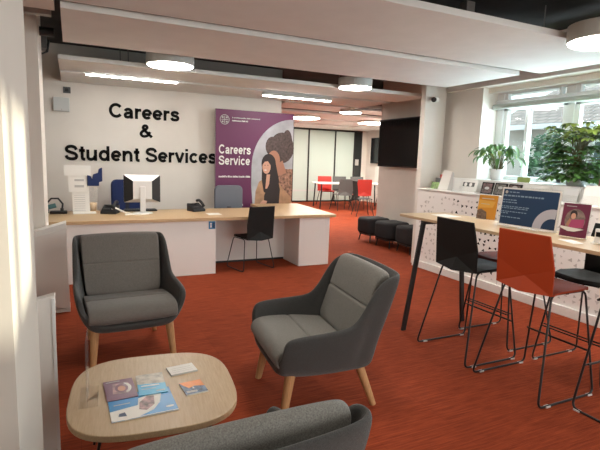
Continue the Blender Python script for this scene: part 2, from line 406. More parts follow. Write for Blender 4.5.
# room behind the glass: its own ceiling lamp
pl = bpy.data.lights.new('partition_room_lamp', 'AREA'); pl.size = 2; pl.energy = 190; pl.color = (.95, 1, .95)
plo = bpy.data.objects.new('partition_room_lamp', pl); C.objects.link(plo); plo.location = (8.4, 16.8, 2.9)

# ------------------------------------------------------------------ ceiling rafts
def raft(x0, x1, y0, y1, z, label, slot=None):
    t = thing('ceiling_raft', label, 'ceiling panel', ((x0+x1)/2, (y0+y1)/2, z), 0, 'suspended acoustic ceiling rafts')
    hx, hy = (x1-x0)/2, (y1-y0)/2
    bx('board', (-hx, -hy, 0), (hx, hy, .05), raft_m, t, bevel=.003)
    for sx in (-.7, .7):
        MB().cyl((hx*sx, 0, .05), (hx*sx, 0, 3.1-z), .006, n=6).build('hanger', steel, t)
    return t
raft(-.04, 4.97, 2.82, 4.0, 2.615, 'wide beige ceiling raft above the orange stool, nearest large one')
raft(-.04, 4.72, 4.08, 5.3, 2.585, 'beige ceiling raft second from camera, just in front of round lamps')
raft(1.0, 4.95, .8, 2.04, 2.60, 'ceiling raft overhead cut by the top right corner')
raft(-.1, 5.1, 6.12, 6.93, 2.56, 'narrow beige ceiling raft in front of the strip lights')
raft(-.1, 5.1, 7.1, 8.06, 2.56, 'beige ceiling raft over the wall lettering behind strip lights')
raft(3.8, 6.9, 8.75, 9.7, 2.62, 'far ceiling raft starting right above the purple banner')
raft(3.9, 9.2, 10.3, 11.6, 2.62, 'far ceiling raft above the route to the meeting table')
raft(3.9, 9.9, 12.0, 13.2, 2.62, 'farther ceiling raft over the meeting table')
raft(3.9, 9.9, 13.6, 15.2, 2.62, 'farthest ceiling raft against the glass partition')
# the slot between the two rafts over the desk
tag(bx('lighting_track', (-.1, 6.95, 2.60), (5.1, 7.08, 2.66), black_m), 'black recessed lighting track between rafts above the reception desk', 'lighting track')
def strip(x0, x1, y, z, label):
    t = thing('strip_light', label, 'light', ((x0+x1)/2, y, z), 0, 'linear ceiling lights')
    h = (x1-x0)/2
    bx('housing', (-h, -.04, 0), (h, .04, .05), lamp_shell, t)
    bx('diffuser', (-h+.01, -.03, -.012), (h-.01, .03, 0), strip_m, t)
strip(.2, 1.38, 7.0, 2.548, 'bright strip light above the word Careers on the wall')
strip(2.7, 3.9, 7.1, 2.50, 'bright strip light above the purple banner')
def round_lamp(x, y, z, r, h, label):
    t = thing('round_ceiling_lamp', label, 'light', (x, y, z), 0, 'round drum ceiling lamps')
    MB().lathe([(r, 0), (r, h), (r*.9, h+.005)], n=40).build('housing', lamp_shell, t)
    MB().lathe([(r*.93, -.008), (r*.95, 0)], n=40).build('diffuser', diffuser, t)
    MB().cyl((0, 0, h), (0, 0, 3.1-z), .01, n=8).build('suspension', black_m, t)
round_lamp(1.05, 5.72, 2.545, .265, .12, 'round drum lamp lit above the left end of the reception desk')
round_lamp(3.60, 5.86, 2.545, .235, .12, 'round drum lamp lit in the middle distance above the desk end')
round_lamp(3.90, 2.56, 2.55, .285, .13, 'large round drum lamp nearest camera at the right edge')
round_lamp(5.45, 9.0, 2.55, .24, .11, 'small round drum lamp in front of the ceiling air vent')
round_lamp(5.35, 11.1, 2.56, .42, .06, 'flat round lamp left of the row beyond the banner')
round_lamp(7.5, 11.2, 2.56, .42, .06, 'flat round lamp right of the row beyond the banner')
round_lamp(7.62, 9.9, 2.56, .25, .06, 'round ceiling lamp almost hidden beside the big screen')
# added fill lights without fixtures keep the hall evenly lit
for x, y, en in ((1.6, 2.45, 12), (1.6, -.6, 12), (3.9, -.6, 16), (8.8, 13.4, 65), (5.6, 13.4, 60), (5.4, 9.95, 40)):
    l = bpy.data.lights.new('hall_fill_light', 'AREA'); l.shape = 'DISK'; l.size = .5; l.energy = en; l.color = (1, .93, .82)
    o = bpy.data.objects.new('hall_fill_light', l); C.objects.link(o); o.location = (x, y, 2.54)
av = thing('air_vent', 'dark louvred air vent with pale frame in the far ceiling', 'vent', (5.75, 8.52, 2.60))
bx('frame', (-.5, -.22, 0), (.5, .22, .06), lamp_shell, av)
mb = MB()
for i in range(9): mb.box((-.44 + i*.1, -.17, -.008), (-.37 + i*.1, .17, 0))
mb.build('louvre', black_m, av)
pb = thing('projector_mount', 'grey box bracket hanging from dark slab near top edge', 'bracket', (3.02, 3.2, 2.68))
bx('box', (-.045, -.045, .0), (.045, .045, .20), steel, pb, bevel=.006)
bx('flange', (-.06, -.05, -.012), (.06, .05, 0), steel, pb)
MB().cyl((-.02, 0, .2), (-.02, 0, .42), .016, n=10).build('drop_rod', steel, pb)
# services in the ceiling void on the left
for i, (y, z, r, m_, lab) in enumerate(((4.2, 2.84, .05, steel, 'galvanised pipe crossing the ceiling void nearest the soffit'), (4.85, 2.8, .11, steel, 'thick round duct crossing the ceiling void on the left'), (5.6, 2.72, .045, black_m, 'thin dark pipe crossing ceiling void behind the duct'))):
    tag(MB().cyl((-3, y, z), (-.12, y, z), r, n=16).build('ceiling_pipe', m_), lab, 'pipe', 'ceiling void services')
jb = thing('junction_box', 'dark cable junction box hanging in the ceiling void', 'box', (-.3, 6.0, 2.62)); bx('case', (-.1, -.1, 0), (.1, .1, .14), grey_p, jb, bevel=.01)
MB().tube([(.02, 0, 0), (.05, -.02, -.05), (.1, 0, -.02), (.12, 0, .1)], .012).build('cable', black_m, jb)
wb = thing('wall_box', 'pale grey control box mounted high on wall left of lettering', 'box', (-.11, 8.1, 2.13))
bx('case', (-.11, -.06, 0), (.11, 0, .20), mat('control box grey', (.55, .57, .56), .5), wb, bevel=.008)
bx('cover_screw', (-.005, -.064, .02), (.005, -.06, .03), steel, wb)
ws = thing('wall_sensor', 'small dark sensor on wall above the grey control box', 'sensor', (-.03, 8.1, 2.40)); bx('base', (-.05, -.02, 0), (.05, 0, .09), grey_p, ws); bx('lens', (-.025, -.035, .02), (.025, -.02, .07), black_p, ws, bevel=.005)

# camera on the pier
sc = thing('security_camera', 'small black and white security camera on the white pier', 'camera', (4.84, 5.72, 2.45))
MB().cyl((.09, 0, .02), (.09, -.05, .02), .03, n=16).build('mount', paper, sc)
MB().cyl((.06, -.05, .02), (-.03, -.1, .01), .035, n=18).build('housing', paper, sc)
MB().cyl((-.03, -.1, .01), (-.055, -.115, .005), .036, n=18).build('lens', black_p, sc)

# ------------------------------------------------------------------ wall lettering
for txt, x0, x1, z0, h, lab in (('Careers', .55, 1.62, 2.085, .222, 'large black word Careers on the beige wall'),
                                ('&', 1.0, 1.19, 1.80, .205, 'black ampersand between the two lines of wall lettering'),
                                ('Student Services', -.085, 2.25, 1.41, .232, 'large black words Student Services on the beige wall')):
    o = lettering('wall_lettering', None, txt, (x0, 8.098, z0), (1, 0, 0), (0, 0, 1), x1-x0, h, ink, depth=.012, weight=.205)
    # normal of that frame points toward the room
    tag(o, lab, 'lettering')

# ------------------------------------------------------------------ screens
def screen(name, lab, loc, rz, W, H):
    t = thing(name, lab, 'television', loc, rz)
    bx('casing', (-W/2, 0, 0), (W/2, .07, H), black_p, t, bevel=.006)
    bx('display', (-W/2+.02, -.004, .03), (W/2-.02, 0, H-.02), black_gloss, t)
    bx('wall_bracket', (-.2, .07, H*.3), (.2, .11, H*.7), steel, t)
    return t
screen('television', 'large black wall screen above the three black poufs', (5.49, 7.28, 1.44), -PI/2, 1.36, .90)
screen('television', 'smaller black screen on far wall behind the meeting table', (9.98, 14.2, 1.45), -PI/2, 1.5, .92)
whb = thing('whiteboard', 'low white board on far right wall under the smaller screen', 'whiteboard', (10.08, 14.0, .72), -PI/2)
bx('board', (-.75, 0, 0), (.75, .015, .62), paper, whb); bx('tray', (-.75, -.03, -.02), (.75, .015, 0), steel, whb)

# ------------------------------------------------------------------ banner
bn = thing('display_banner', 'tall purple Careers Service banner with photo of two people', 'banner', (2.17, 7.86, 0))
WB, HB = 1.42, 2.32
bx('panel', (0, 0, .03), (WB, .03, HB), mat('banner edge', (.35, .3, .3), .5), bn, bevel=.002)
bx('base_foot', (.05, -.12, 0), (.35, .15, .03), black_p, bn); bx('base_foot', (WB-.35, -.12, 0), (WB-.05, .15, .03), black_p, bn)
skin = mat('printed skin', (.62, .34, .24), .5); skin2 = mat('printed skin tan', (.42, .20, .13), .5); hairb = mat('printed dark hair', (.025, .015, .015), .5)
afro = mat('printed brown hair', (.08, .05, .045), .5, noise=.5, nscale=25); bgp = mat('printed pale backdrop', (.42, .42, .45), .5, noise=.25, nscale=3)
coat = mat('printed mustard coat', (.45, .26, .15), .5, noise=.25, nscale=8); teeth = mat('printed white', (.8, .78, .76), .5)
pattern = mat('printed patterned blouse', (.30, .16, .11), .5, noise=.8, nscale=22)
arch = [(WB, 0.60)] + [(WB - .78*math.sin(math.radians(a)), 1.38 + .84*math.cos(math.radians(a))) for a in range(0, 91, 6)] + [(WB-.78, 1.05), (WB-.74, .6)]
art('print', bn, (0, -.001, 0), (1, 0, 0), (0, 0, 1), [
    (purple, [(0, .03), (WB, .03), (WB, HB), (0, HB)]),
    (bgp, arch),
    (pattern, [(WB, 1.35), (1.22, 1.35), (1.12, 1.2), (1.10, .6), (WB, .6)]),
    (afro, circ(1.20, 1.72, .235, .27)), (afro, circ(1.30, 1.80, .10, .24)), (afro, circ(1.02, 1.74, .13, .17)),
    (skin2, circ(1.05, 1.50, .12, .17)), (skin2, [(1.05, 1.40), (1.22, 1.5), (1.30, 1.28), (1.12, 1.22)]),
    (teeth, circ(1.0, 1.44, .022, .010)), (hairb, circ(1.0, 1.53, .012, .006)),
    (coat, [(.70, .6), (.72, .95), (.78, 1.12), (.92, 1.2), (1.12, 1.16), (1.24, 1.0), (1.40, .85), (1.40, .6)]),
    (hairb, circ(.955, 1.44, .135, .17)), (hairb, [(.83, 1.44), (.83, 1.15), (.87, .95), (1.0, .85), (1.15, .9), (1.16, 1.15), (1.09, 1.44)]),
    (skin, [(.90, 1.0), (.92, 1.25), (1.02, 1.25), (1.0, 1.0)]), (skin, circ(.915, 1.38, .078, .120)),
    (hairb, [(.84, 1.42), (.85, 1.52), (.95, 1.55), (1.02, 1.50), (1.0, 1.40), (.94, 1.48), (.88, 1.47)]),
    (teeth, circ(.895, 1.325, .024, .009)), (hairb, circ(.885, 1.41, .012, .006)), (hairb, circ(.94, 1.41, .012, .006)),
    (hairb, [(1.0, 1.42), (1.08, 1.42), (1.18, .98), (1.16, .66), (.88, .64), (.88, .88), (.97, 1.08)]),
    (skin, [(.78, .72), (.86, .80), (.94, .78), (.90, .68)]),
])
lettering('title_text', bn, 'Careers', (.055, -.014, 1.585), (1, 0, 0), (0, 0, 1), .56, .155, teeth, depth=.001, weight=.17, lift=.0)
lettering('title_text', bn, 'Service', (.055, -.014, 1.40), (1, 0, 0), (0, 0, 1), .55, .155, teeth, depth=.001, weight=.17, lift=.0)
for x_, z_, n_, h_, m_ in ((.055, 1.19, 26, .028, teeth), (.05, .705, 22, .024, teeth), (.28, 2.178, 24, .018, paper_dim), (.28, 2.128, 14, .02, teeth)):
    mb = MB(); rx = x_; rnd = random.Random(n_)
    for i in range(n_):      # rows of small print too fine to read
        w_ = rnd.uniform(.009, .018); mb.box((rx, -.0145, z_), (rx+w_, -.014, z_+h_*rnd.uniform(.75, 1.2))); rx += w_ + (.012 if rnd.random() < .2 else .005)
    mb.build('small_print', m_, bn)
mb = MB()
def ringface(mb, cx, cz, r0_, r1, y, n=28):
    A = [(cx+r0_*math.cos(2*PI*k/n), y, cz+r0_*math.sin(2*PI*k/n)) for k in range(n)]; B = [(cx+r1*math.cos(2*PI*k/n), y, cz+r1*math.sin(2*PI*k/n)) for k in range(n)]
    for k in range(n): mb.face([A[k], A[(k+1) % n], B[(k+1) % n], B[k]])
ringface(mb, .15, 2.15, .072, .082, -.014)
mb.box((.145, -.015, 2.09), (.155, -.014, 2.21)); mb.box((.09, -.015, 2.145), (.21, -.014, 2.155))
for sx in (-1, 1):
    for sz in (-1, 1): mb.box((.15+sx*.035-.014, -.015, 2.15+sz*.035-.014), (.15+sx*.035+.014, -.014, 2.15+sz*.035+.014))
mb.build('crest_emblem', paper_dim, bn)

# ------------------------------------------------------------------ reception desk
dk = thing('reception_desk', 'long white reception desk with pale oak top and open knee space', 'desk', (0, 0, 0))
mb = MB(); mb.prism([(-.55, 5.98), (3.49, 6.04), (3.62, 7.68), (2.75, 7.72), (2.72, 7.12), (-.55, 7.05)], .71, .75)
mb.build('desktop', oak_top_x, dk, bevel=.003)
bx('front_panel', (-.5, 6.04, 0), (1.68, 6.07, .71), desk_white, dk); bx('side_panel', (1.65, 6.07, 0), (1.68, 7.0, .71), desk_white, dk)
bx('modesty_panel', (1.68, 6.63, .03), (2.92, 6.66, .71), desk_white, dk)
bx('end_pedestal', (2.92, 6.09, 0), (3.41, 7.6, .71), desk_white, dk, bevel=.002)
bx('plinth', (1.68, 6.64, 0), (2.92, 6.655, .03), black_p, dk)
# little blue sign stuck on the front
sg = thing('notice_sticker', 'small blue and white sticker on the desk front beside knee space', 'sticker', (1.585, 6.036, .60))
bx('card', (0, -.002, 0), (.085, .003, .10), mat('sticker blue', (.03, .20, .42), .5), sg)
art('symbol', sg, (0, -.003, 0), (1, 0, 0), (0, 0, 1), [(paper, circ(.028, .07, .012)), (paper, [(.018, .02), (.038, .02), (.036, .055), (.02, .055)]), (navyblue, [(.05, .015), (.078, .015), (.078, .085), (.05, .085)])])

# white half height screens by the piers
wp = thing('half_height_screen', 'white sloping half-height screen between left pier and reception desk', 'screen', (0, 0, 0))
MB().prism([(-.42, .08), (-.055, .04), (-.067, .826), (-.42, .72)], 4.97, 4.99, axis=1).build('panel', trim_m, wp, bevel=.002)
MB().prism([(-.42, .03), (-.07, .03), (-.067, .872), (-.42, .77)], 4.99, 5.18, axis=1).build('body', trim_m, wp, bevel=.002)
bx('foot', (-.4, 4.99, 0), (-.055, 5.17, .04), trim_m, wp)
wq = thing('half_height_screen', 'near white panel beside the left pier, cut off at bottom', 'screen', (0, 0, 0))
MB().prism([(-.4, 0), (-.112, 0), (-.096, .835), (-.4, .77)], 2.6, 2.66, axis=1).build('panel', trim_m, wq, bevel=.004)
bx('edge_strip', (-.112, 2.592, 0), (-.098, 2.60, .82), upvc, wq)

# ------------------------------------------------------------------ things on the desk
mo = thing('computer_monitor', 'silver computer monitor seen from behind on the reception desk', 'monitor', (.85, 6.72, .75), math.radians(-4))
MB().prism([(-.235, .14), (.235, .14), (.235, .51), (-.235, .51)], .02, .05, axis=1).build('bezel', silver, mo, bevel=.004)
mb = MB(); A = [(-.235, .02, .14), (.235, .02, .14), (.235, .02, .51), (-.235, .02, .51)]; B = [(-.12, -.075, .19), (.12, -.075, .19), (.12, -.075, .43), (-.12, -.075, .43)]
mb.face([A[3], A[2], B[2], B[3]], 0); mb.face([A[0], A[1], B[1], B[0]], 0); mb.face(B, 0); mb.face([A[1], A[2], B[2], B[1]], 1); mb.face([A[0], A[3], B[3], B[0]], 1); mb.face(A, 0)
mb.build('back_shell', [silver, black_p], mo)
bx('display', (-.215, .05, .16), (.215, .053, .49), black_gloss, mo)
MB().box((-.035, -.10, .02), (.035, -.075, .36)).build('stand_neck', silver, mo, bevel=.006)
MB().lathe([(.13, 0), (.13, .008), (.05, .02)], (0, -.06, 0), n=28).build('stand_base', silver, mo)
tag(MB().tube([(.80, 6.62, .76), (.72, 6.58, .757), (.64, 6.64, .757), (.56, 6.60, .80), (.50, 6.62, .83), (.46, 6.68, .81)], .011).build('white_cable', paper), 'thick white cable looping left of the monitor on the desk', 'cable')
tag(MB().tube([(.9, 6.50, .757), (.8, 6.46, .757), (.68, 6.50, .757), (.60, 6.47, .757)], .008).build('white_cable', paper), 'thin white cable lying in front of the monitor stand', 'cable')
kb = thing('keyboard', 'black keyboard edge behind the monitor on the desk', 'keyboard', (.85, 6.95, .75)); bx('base', (-.22, -.07, 0), (.22, .07, .02), black_p, kb, bevel=.004)
mb = MB()
for i in range(14):
    for j in range(4): mb.box((-.21+i*.03, -.06+j*.03, .02), (-.186+i*.03, -.036+j*.03, .027))
mb.build('keys', grey_p, kb)
def phone(lab, loc, rz, sc_=1):
    t = thing('desk_phone', lab, 'phone', loc, rz)
    MB().prism([(-.09, 0), (.09, 0), (.09, .03), (-.09, .11)], -.10, .10, axis=0, M=Matrix.Scale(1, 4)).build('body', black_p, t, bevel=.006)
    mb = MB(); mb.tube(round_path([(-.07, -.09, .14), (-.07, -.03, .155), (-.07, .04, .12), (-.07, .09, .075)], .04, closed=False), .02, n=10)
    mb.build('handset', black_p, t, smooth=True)
    bx('display', (-.02, -.062, .095), (.08, -.02, .107), black_gloss, t)
    bx('keypad', (-.01, 0, .06), (.08, .07, .065), grey_p, t)
    return t
phone('black desk phone on the counter right of the monitor', (1.60, 6.80, .75), math.radians(200))
phone('low black desk phone left of the monitor by white cable', (.44, 6.72, .75), math.radians(160))
th = thing('headset', 'black headset lying on the desk at far left end', 'headset', (-.22, 6.85, .75))
MB().tube([(-.08, 0, .03), (-.09, 0, .12), (-.03, 0, .19), (.05, 0, .19), (.1, 0, .12), (.09, 0, .03)], .012).build('headband', black_p, th, smooth=True)
for x in (-.08, .09): MB().cyl((x-.02, 0, .035), (x+.02, 0, .035), .035, n=18).build('ear_cushion', black_p, th, bevel=.006)
MB().box((-.05, -.1, 0), (.15, .05, .03)).build('base', charcoal, th, bevel=.008)
MB().cyl((-.09, .02, .07), (.02, .02, .1), .03, n=12).build('teal_pad', mat('teal plastic', (.10, .22, .22), .5), th)
# clear leaflet stand crowded with white notices
ls = thing('notice_stand', 'tall white notice stand with printed sheets left of the monitor', 'stand', (.10, 6.78, .75), 0)
bx('base', (-.10, -.08, 0), (.17, .08, .015), paper, ls)
MB().box((-.105, -.02, .0), (.10, .0, .30)).build('lower_sheet', paper, ls)
MB().box((-.145, -.035, .28), (.09, -.02, .50)).build('upper_sheet', paper, ls)
MB().box((-.19, -.05, .49), (.12, -.035, .62)).build('top_sheet', paper, ls)
bx('side_sheet', (.09, -.03, .05), (.20, -.026, .36), acrylic, ls)
art('printed_lines', ls, (-.105, -.0365, 0), (1, 0, 0), (0, 0, 1), [(paper_dim, [(a, b), (a+w_, b), (a+w_, b+h_), (a, b+h_)]) for a, b, w_, h_ in ((.03, .42, .11, .025), (.03, .34, .11, .03), (.20, .30, .055, .05), (.02, .55, .18, .008))])
art('printed_lines', ls, (-.105, -.0215, 0), (1, 0, 0), (0, 0, 1), [(paper_dim, [(.02, .04+.028*i), (.15, .04+.028*i), (.15, .045+.028*i), (.02, .045+.028*i)]) for i in range(8)])
nb = thing('folded_cloth', 'folded navy cloth tucked at the right side of notice stand', 'cloth', (.255, 6.74, 1.11))
MB().prism([(-.08, 0), (.06, 0), (.06, .05), (.10, .06), (.10, .24), (.06, .22), (.05, .17), (-.01, .15), (-.02, .09), (-.04, .13), (-.08, .14)], -.015, .015, axis=1).build('fabric', navy_fab, nb, bevel=.006)
MB().cyl((.04, 0, -.36), (.04, 0, .03), .006, n=8).build('support_rod', acrylic, nb)
jar = thing('amber_tumbler', 'pale amber plastic tumbler beside the notice stand', 'cup', (.235, 6.95, .75))
MB().lathe([(.045, 0), (.06, .12), (.055, .12), (.042, .006)], n=24).build('cup', mat('amber translucent', (.60, .42, .25), .3), jar, smooth=True)
tag(bx('paper_sheet', (1.66, 6.3, .75), (1.84, 6.5, .752), paper), 'white sheet of paper on counter near the blue sticker', 'paper')
# office chairs behind the desk
oc = thing('office_chair', 'navy blue office chair behind the monitor', 'office chair', (.80, 7.45, 0))
def ochair(t, m_, hz, W=.46):
    MB().prism(rrect(W, .46, .1), .42, .50, axis=2).build('seat', m_, t, bevel=.02)
    MB().prism([(x, z+hz) for x, z in rrect(W, .50, .08)], .20, .26, axis=1).build('backrest', m_, t, bevel=.02)
    MB().box((-.03, .2, .45), (.03, .28, hz-.1)).build('back_bar', black_p, t)
    MB().cyl((0, 0, .1), (0, 0, .42), .03, n=12).build('gas_column', black_p, t)
    for k in range(5):
        a = 2*PI*k/5; MB().cyl((0, 0, .1), (.28*math.cos(a), .28*math.sin(a), .07), .022, .014, n=8).build('base_leg', black_p, t)
        MB().cyl((.28*math.cos(a)-.012, .28*math.sin(a), .03), (.28*math.cos(a)+.012, .28*math.sin(a), .03), .03, n=12).build('castor', black_p, t)
ochair(oc, navy_fab, .90); oc.rotation_euler = (0, 0, math.radians(15))
oc2 = thing('office_chair', 'grey backed office chair in front of the purple banner', 'office chair', (2.34, 7.42, 0)); ochair(oc2, grey_fab, .82, .48)

# ------------------------------------------------------------------ moulded shell chairs
def shell(name, m_, parent, zs, zt, W=.45, wt=.40, D=.42, flare=.045, y0=-.22):
    """seat and back in one moulded sheet; sitter faces +Y ; back at y0"""
    mb = MB(); hb = zt - zs
    bm = mb.bm
    def V(x, y, z): return bm.verts.new((x, y, z))
    W2 = W/2; T2 = wt/2
    # back: crease in a V
    BL, BR = V(-W2, y0-.012, zs-.015), V(W2, y0-.012, zs-.015)
    BC = V(0, y0-.05, zs-.03)
    ML, MR = V(-W2-.002, y0-.02, zs+hb*.42), V(W2+.002, y0-.02, zs+hb*.42)
    CC = V(0, y0-.004, zs+hb*.20)
    TL, TR = V(-T2, y0-.055, zt), V(T2, y0-.055, zt); TC = V(0, y0-.052, zt-.002)
    bm.faces.new((TL, ML, CC, TC)); bm.faces.new((TC, CC, MR, TR))
    bm.faces.new((ML, BL, CC)); bm.faces.new((BL, BC, CC)); bm.faces.new((CC, BC, BR)); bm.faces.new((CC, BR, MR))
    S1 = [V(-W2+.0, y0+.10, zs-.005), V(0, y0+.11, zs-.015), V(W2, y0+.10, zs-.005)]
    S2 = [V(-W2-.01, y0+.28, zs+.0), V(0, y0+.28, zs-.015), V(W2+.01, y0+.28, zs+.0)]
    S3 = [V(-W2+.03, y0+D-.03, zs-.002), V(0, y0+D, zs-.008), V(W2-.03, y0+D-.03, zs-.002)]
    S4 = [V(-W2+.05, y0+D, zs-.025), V(0, y0+D+.02, zs-.03), V(W2-.05, y0+D, zs-.025)]
    B = [BL, BC, BR]
    for a, b in ((B, S1), (S1, S2), (S2, S3), (S3, S4)):
        for i in range(2): bm.faces.new((a[i], b[i], b[i+1], a[i+1]))
    o = mb.build(name, m_, parent, solid=.014, bevel=.012, seg=3)
    return o
def loop_frame(x, xt, yb, yf, ytb, ytf, zs, r=.0065):
    """closed steel loop: rear foot, front foot, seat front, seat rear"""
    return round_path([(x, yb, r), (x, yf, r), (xt, ytf, zs), (xt, ytb, zs)], .05)
def make_stool(label, m_, loc, rz, group='bar stools around the tall table', width=.56):
    t = thing('bar_stool', label, 'bar stool', loc, rz, group)
    shell('seat_shell', m_, t, .735, 1.11)
    for s in (-1, 1):
        MB().tube(loop_frame(s*width/2, s*.185, -.33, .22, -.18, .16, .718), .0075, closed=True).build('leg_frame', black_m, t, smooth=True)
        for y in (-.26, .16): MB().box((s*width/2-.012, y, 0), (s*width/2+.012, y+.04, .010)).build('glide', silver, t)
    zf = .30; f = (zf-.006)/.71; xf = width/2*(1-f)+.185*f; yf = .22*(1-f)+.15*f
    mb = MB(); mb.tube([(-xf, yf, zf), (xf, yf, zf)], .006); mb.tube([(-xf, yf-.022, zf+.012), (xf, yf-.022, zf+.012)], .006); mb.build('footrest', black_m, t)
    MB().box((-.2, -.05, .712), (.2, -.03, .724)).build('cross_bar', black_m, t)
    return t
R = -PI/2   # sitter faces +X
s1 = make_stool('black bar stool at the window table, nearest the table end leg', charcoal, (2.98, 2.83, 0), R)
s2 = dup(s1, (2.98, 2.19, 0), R, 'bright orange bar stool pulled up to the tall table', mats={'seat_shell': orange_p})
s3 = dup(s1, (3.46, 2.95, 0), PI/2, 'dark red bar stool on far side of tall table, facing camera', mats={'seat_shell': maroon_p})
s4 = dup(s1, (3.52, 2.20, 0), PI/2, 'black bar stool on window side of table, behind the orange one')
s5 = dup(s1, (3.16, 1.62, 0), 0, 'bar stool at the near end of table, cut by right edge')

# black visitor chair at the desk
dc = thing('visitor_chair', 'black visitor chair pushed up to the reception desk knee space', 'chair', (2.24, 6.22, 0), math.radians(12))
shell('seat_shell', charcoal, dc, .455, .89, W=.42, wt=.40, D=.42)
for s in (-1, 1): MB().tube(loop_frame(s*.25, s*.19, -.22, .25, -.14, .16, .435), .0065, closed=True).build('leg_frame', black_m, dc, smooth=True)
MB().box((-.2, -.05, .432), (.2, -.03, .442)).build('cross_bar', black_m, dc)

# ------------------------------------------------------------------ tall table
bt = thing('bar_table', 'long tall table with pale oak top and slim black legs', 'table', (0, 0, 0))
MB().prism([(x+3.14, y+2.56) for x, y in rrect(.58, 2.34, .03)], 1.025, 1.05).build('tabletop', oak_bar, bt, bevel=.003)
def leg4(parent, foot, top, w_=.022):
    d = Vector(top)-Vector(foot); mb = MB(); a = Vector(foot); b = Vector(top)
    vs = []
    for p in (a, b):
        for sx, sy in ((-1, -1), (1, -1), (1, 1), (-1, 1)): vs.append(mb.bm.verts.new(p + Vector((sx*w_, sy*w_*.6, 0))))
    for q in ((3,2,1,0),(4,5,6,7),(0,1,5,4),(1,2,6,5),(2,3,7,6),(3,0,4,7)): mb.bm.faces.new([vs[i] for i in q])
    mb.build('leg', black_m, parent, bevel=.005)
for fy, ty in ((3.40, 3.40), (1.46, 1.52)):
    leg4(bt, (2.73, fy, 0), (2.885, ty, 1.01)); leg4(bt, (3.45, fy, 0), (3.34, ty, 1.01))
    bx('leg_brace', (2.87, ty-.02, .99), (3.36, ty+.02, 1.025), black_m, bt)

# ------------------------------------------------------------------ upholstered armchairs
def armchair(label, loc, rz, light):
    t = thing('armchair', label, 'armchair', loc, rz, 'grey upholstered lounge armchairs')
    # sections from front to back : y, z bottom, half width bottom, half width top, top height, lean
    secs = [(-.355, .315, .24, .355, .455, .0), (-.345, .275, .27, .365, .515, .0), (-.30, .262, .28, .372, .54, .0), (-.14, .25, .28, .375, .55, .0), (.00, .25, .275, .37, .56, .02),
            (.075, .25, .27, .365, .575, .03), (.12, .25, .265, .362, .67, .06), (.15, .25, .262, .356, .81, .085), (.195, .25, .258, .352, .868, .115), (.265, .255, .245, .345, .872, .13)]
    rows = []
    for y, zb, wb_, wt_, zt_, ln in secs:
        half = [(0, zb), (wb_*.55, zb), (wb_*.92, zb+.004), (wb_+.025, zb+.04)]
        x1, z1 = half[-1]
        for f in (.25, .5, .75, 1.0):
            bulge = .018*math.sin(PI*f)
            half.append((x1+(wt_-x1)*f+bulge, z1+(zt_-z1)*f))
        pts = [(-x, z) for x, z in reversed(half[1:])] + half
        rows.append([Vector((x, y + ln*max(0, z-.40)/.45, z)) for x, z in pts])
    mb = MB(); V = mb.grid(rows)
    last = V[-1]; n = len(last)
    # back panel closes the last section with straight rows
    prevL = None; H = n//2
    for k in range(0, H):
        a, b = last[k], last[n-1-k]
        cols = [a] + [mb.bm.verts.new(a.co.lerp(b.co, f) + Vector((0, .035*math.sin(PI*f), 0))) for f in (.2, .5, .8)] + [b] if k < H-1 else None
        if cols is None: cols = [last[k]] + [last[k]]*0 + []
        if k == 0: prev = cols; continue
        if k < H-1:
            for i in range(4): mb.bm.faces.new((prev[i], prev[i+1], cols[i+1], cols[i]))
            prev = cols
    ca = last[H-1]; cb = last[H+1]; cm = last[H]
    mb.bm.faces.new((prev[0], prev[1], ca)); mb.bm.faces.new((prev[1], prev[2], cm, ca)); mb.bm.faces.new((prev[2], prev[3], cb, cm)); mb.bm.faces.new((prev[3], prev[4], cb))
    sh = mb.build('shell', fab_dark, t, smooth=True)
    sd = sh.modifiers.new('solid', 'SOLIDIFY'); sd.thickness = .04; sd.offset = 0
    bv = sh.modifiers.new('sub', 'SUBSURF'); bv.levels = 2; bv.render_levels = 2
    # cushions: side profile swept across, ends pulled in
    def cushion(name, prof, hw):
        cy = sum(p[0] for p in prof)/len(prof); cz = sum(p[1] for p in prof)/len(prof)
        st = [(-1, .80), (-.97, .95), (-.9, 1.0), (-.5, 1.02), (0, 1.03), (.5, 1.02), (.9, 1), (.97, .95), (1, .80)]
        rows = []
        for sx, k in st:
            rows.append([Vector((sx*(hw(y, z)), cy+(y-cy)*(1-(1-k)*.25), cz+(z-cz)*k)) for y, z in prof])
        mb = MB(); V = mb.grid(rows, closed_v=True); mb.bm.faces.new(V[0][::-1]); mb.bm.faces.new(V[-1])
        return mb.build(name, light, t, smooth=True, subsurf=2)
    cushion('seat_cushion', [(-.365, .325), (-.39, .36), (-.38, .41), (-.34, .445), (-.25, .452), (-.135, .447), (-.118, .445), (-.112, .432), (-.106, .445), (-.09, .445), (0, .435), (.12, .42), (.20, .40), (.20, .32), (0, .30), (-.28, .30)],
            lambda y, z: .318)
    bp = [(.11, .40), (.135, .47), (.165, .56), (.188, .635), (.193, .65), (.208, .657), (.200, .665), (.206, .68), (.235, .78), (.262, .845), (.283, .875), (.315, .886), (.345, .868), (.34, .80), (.30, .65), (.25, .45), (.21, .38)]
    cushion('back_cushion', bp, lambda y, z: .290 + (z-.4)*.045)
    for sx in (-1, 1):
        MB().cyl((sx*.29, -.325, 0), (sx*.265, -.275, .28), .022, .033, n=14).build('leg', oakleg, t, smooth=False)
        MB().cyl((sx*.27, .29, 0), (sx*.22, .19, .28), .019, .031, n=14).build('leg', oakleg, t)
    return t
armchair('grey armchair facing camera between coffee table and reception desk', (.365, 3.90, 0), math.radians(3), fab_light)
armchair('grey armchair turned left in the middle of the carpet', (1.44, 2.67, 0), math.radians(-96), fab_light_cool)
armchair('grey armchair seen from behind at the bottom edge', (.37, 1.38, 0), math.radians(182), fab_light_cool)

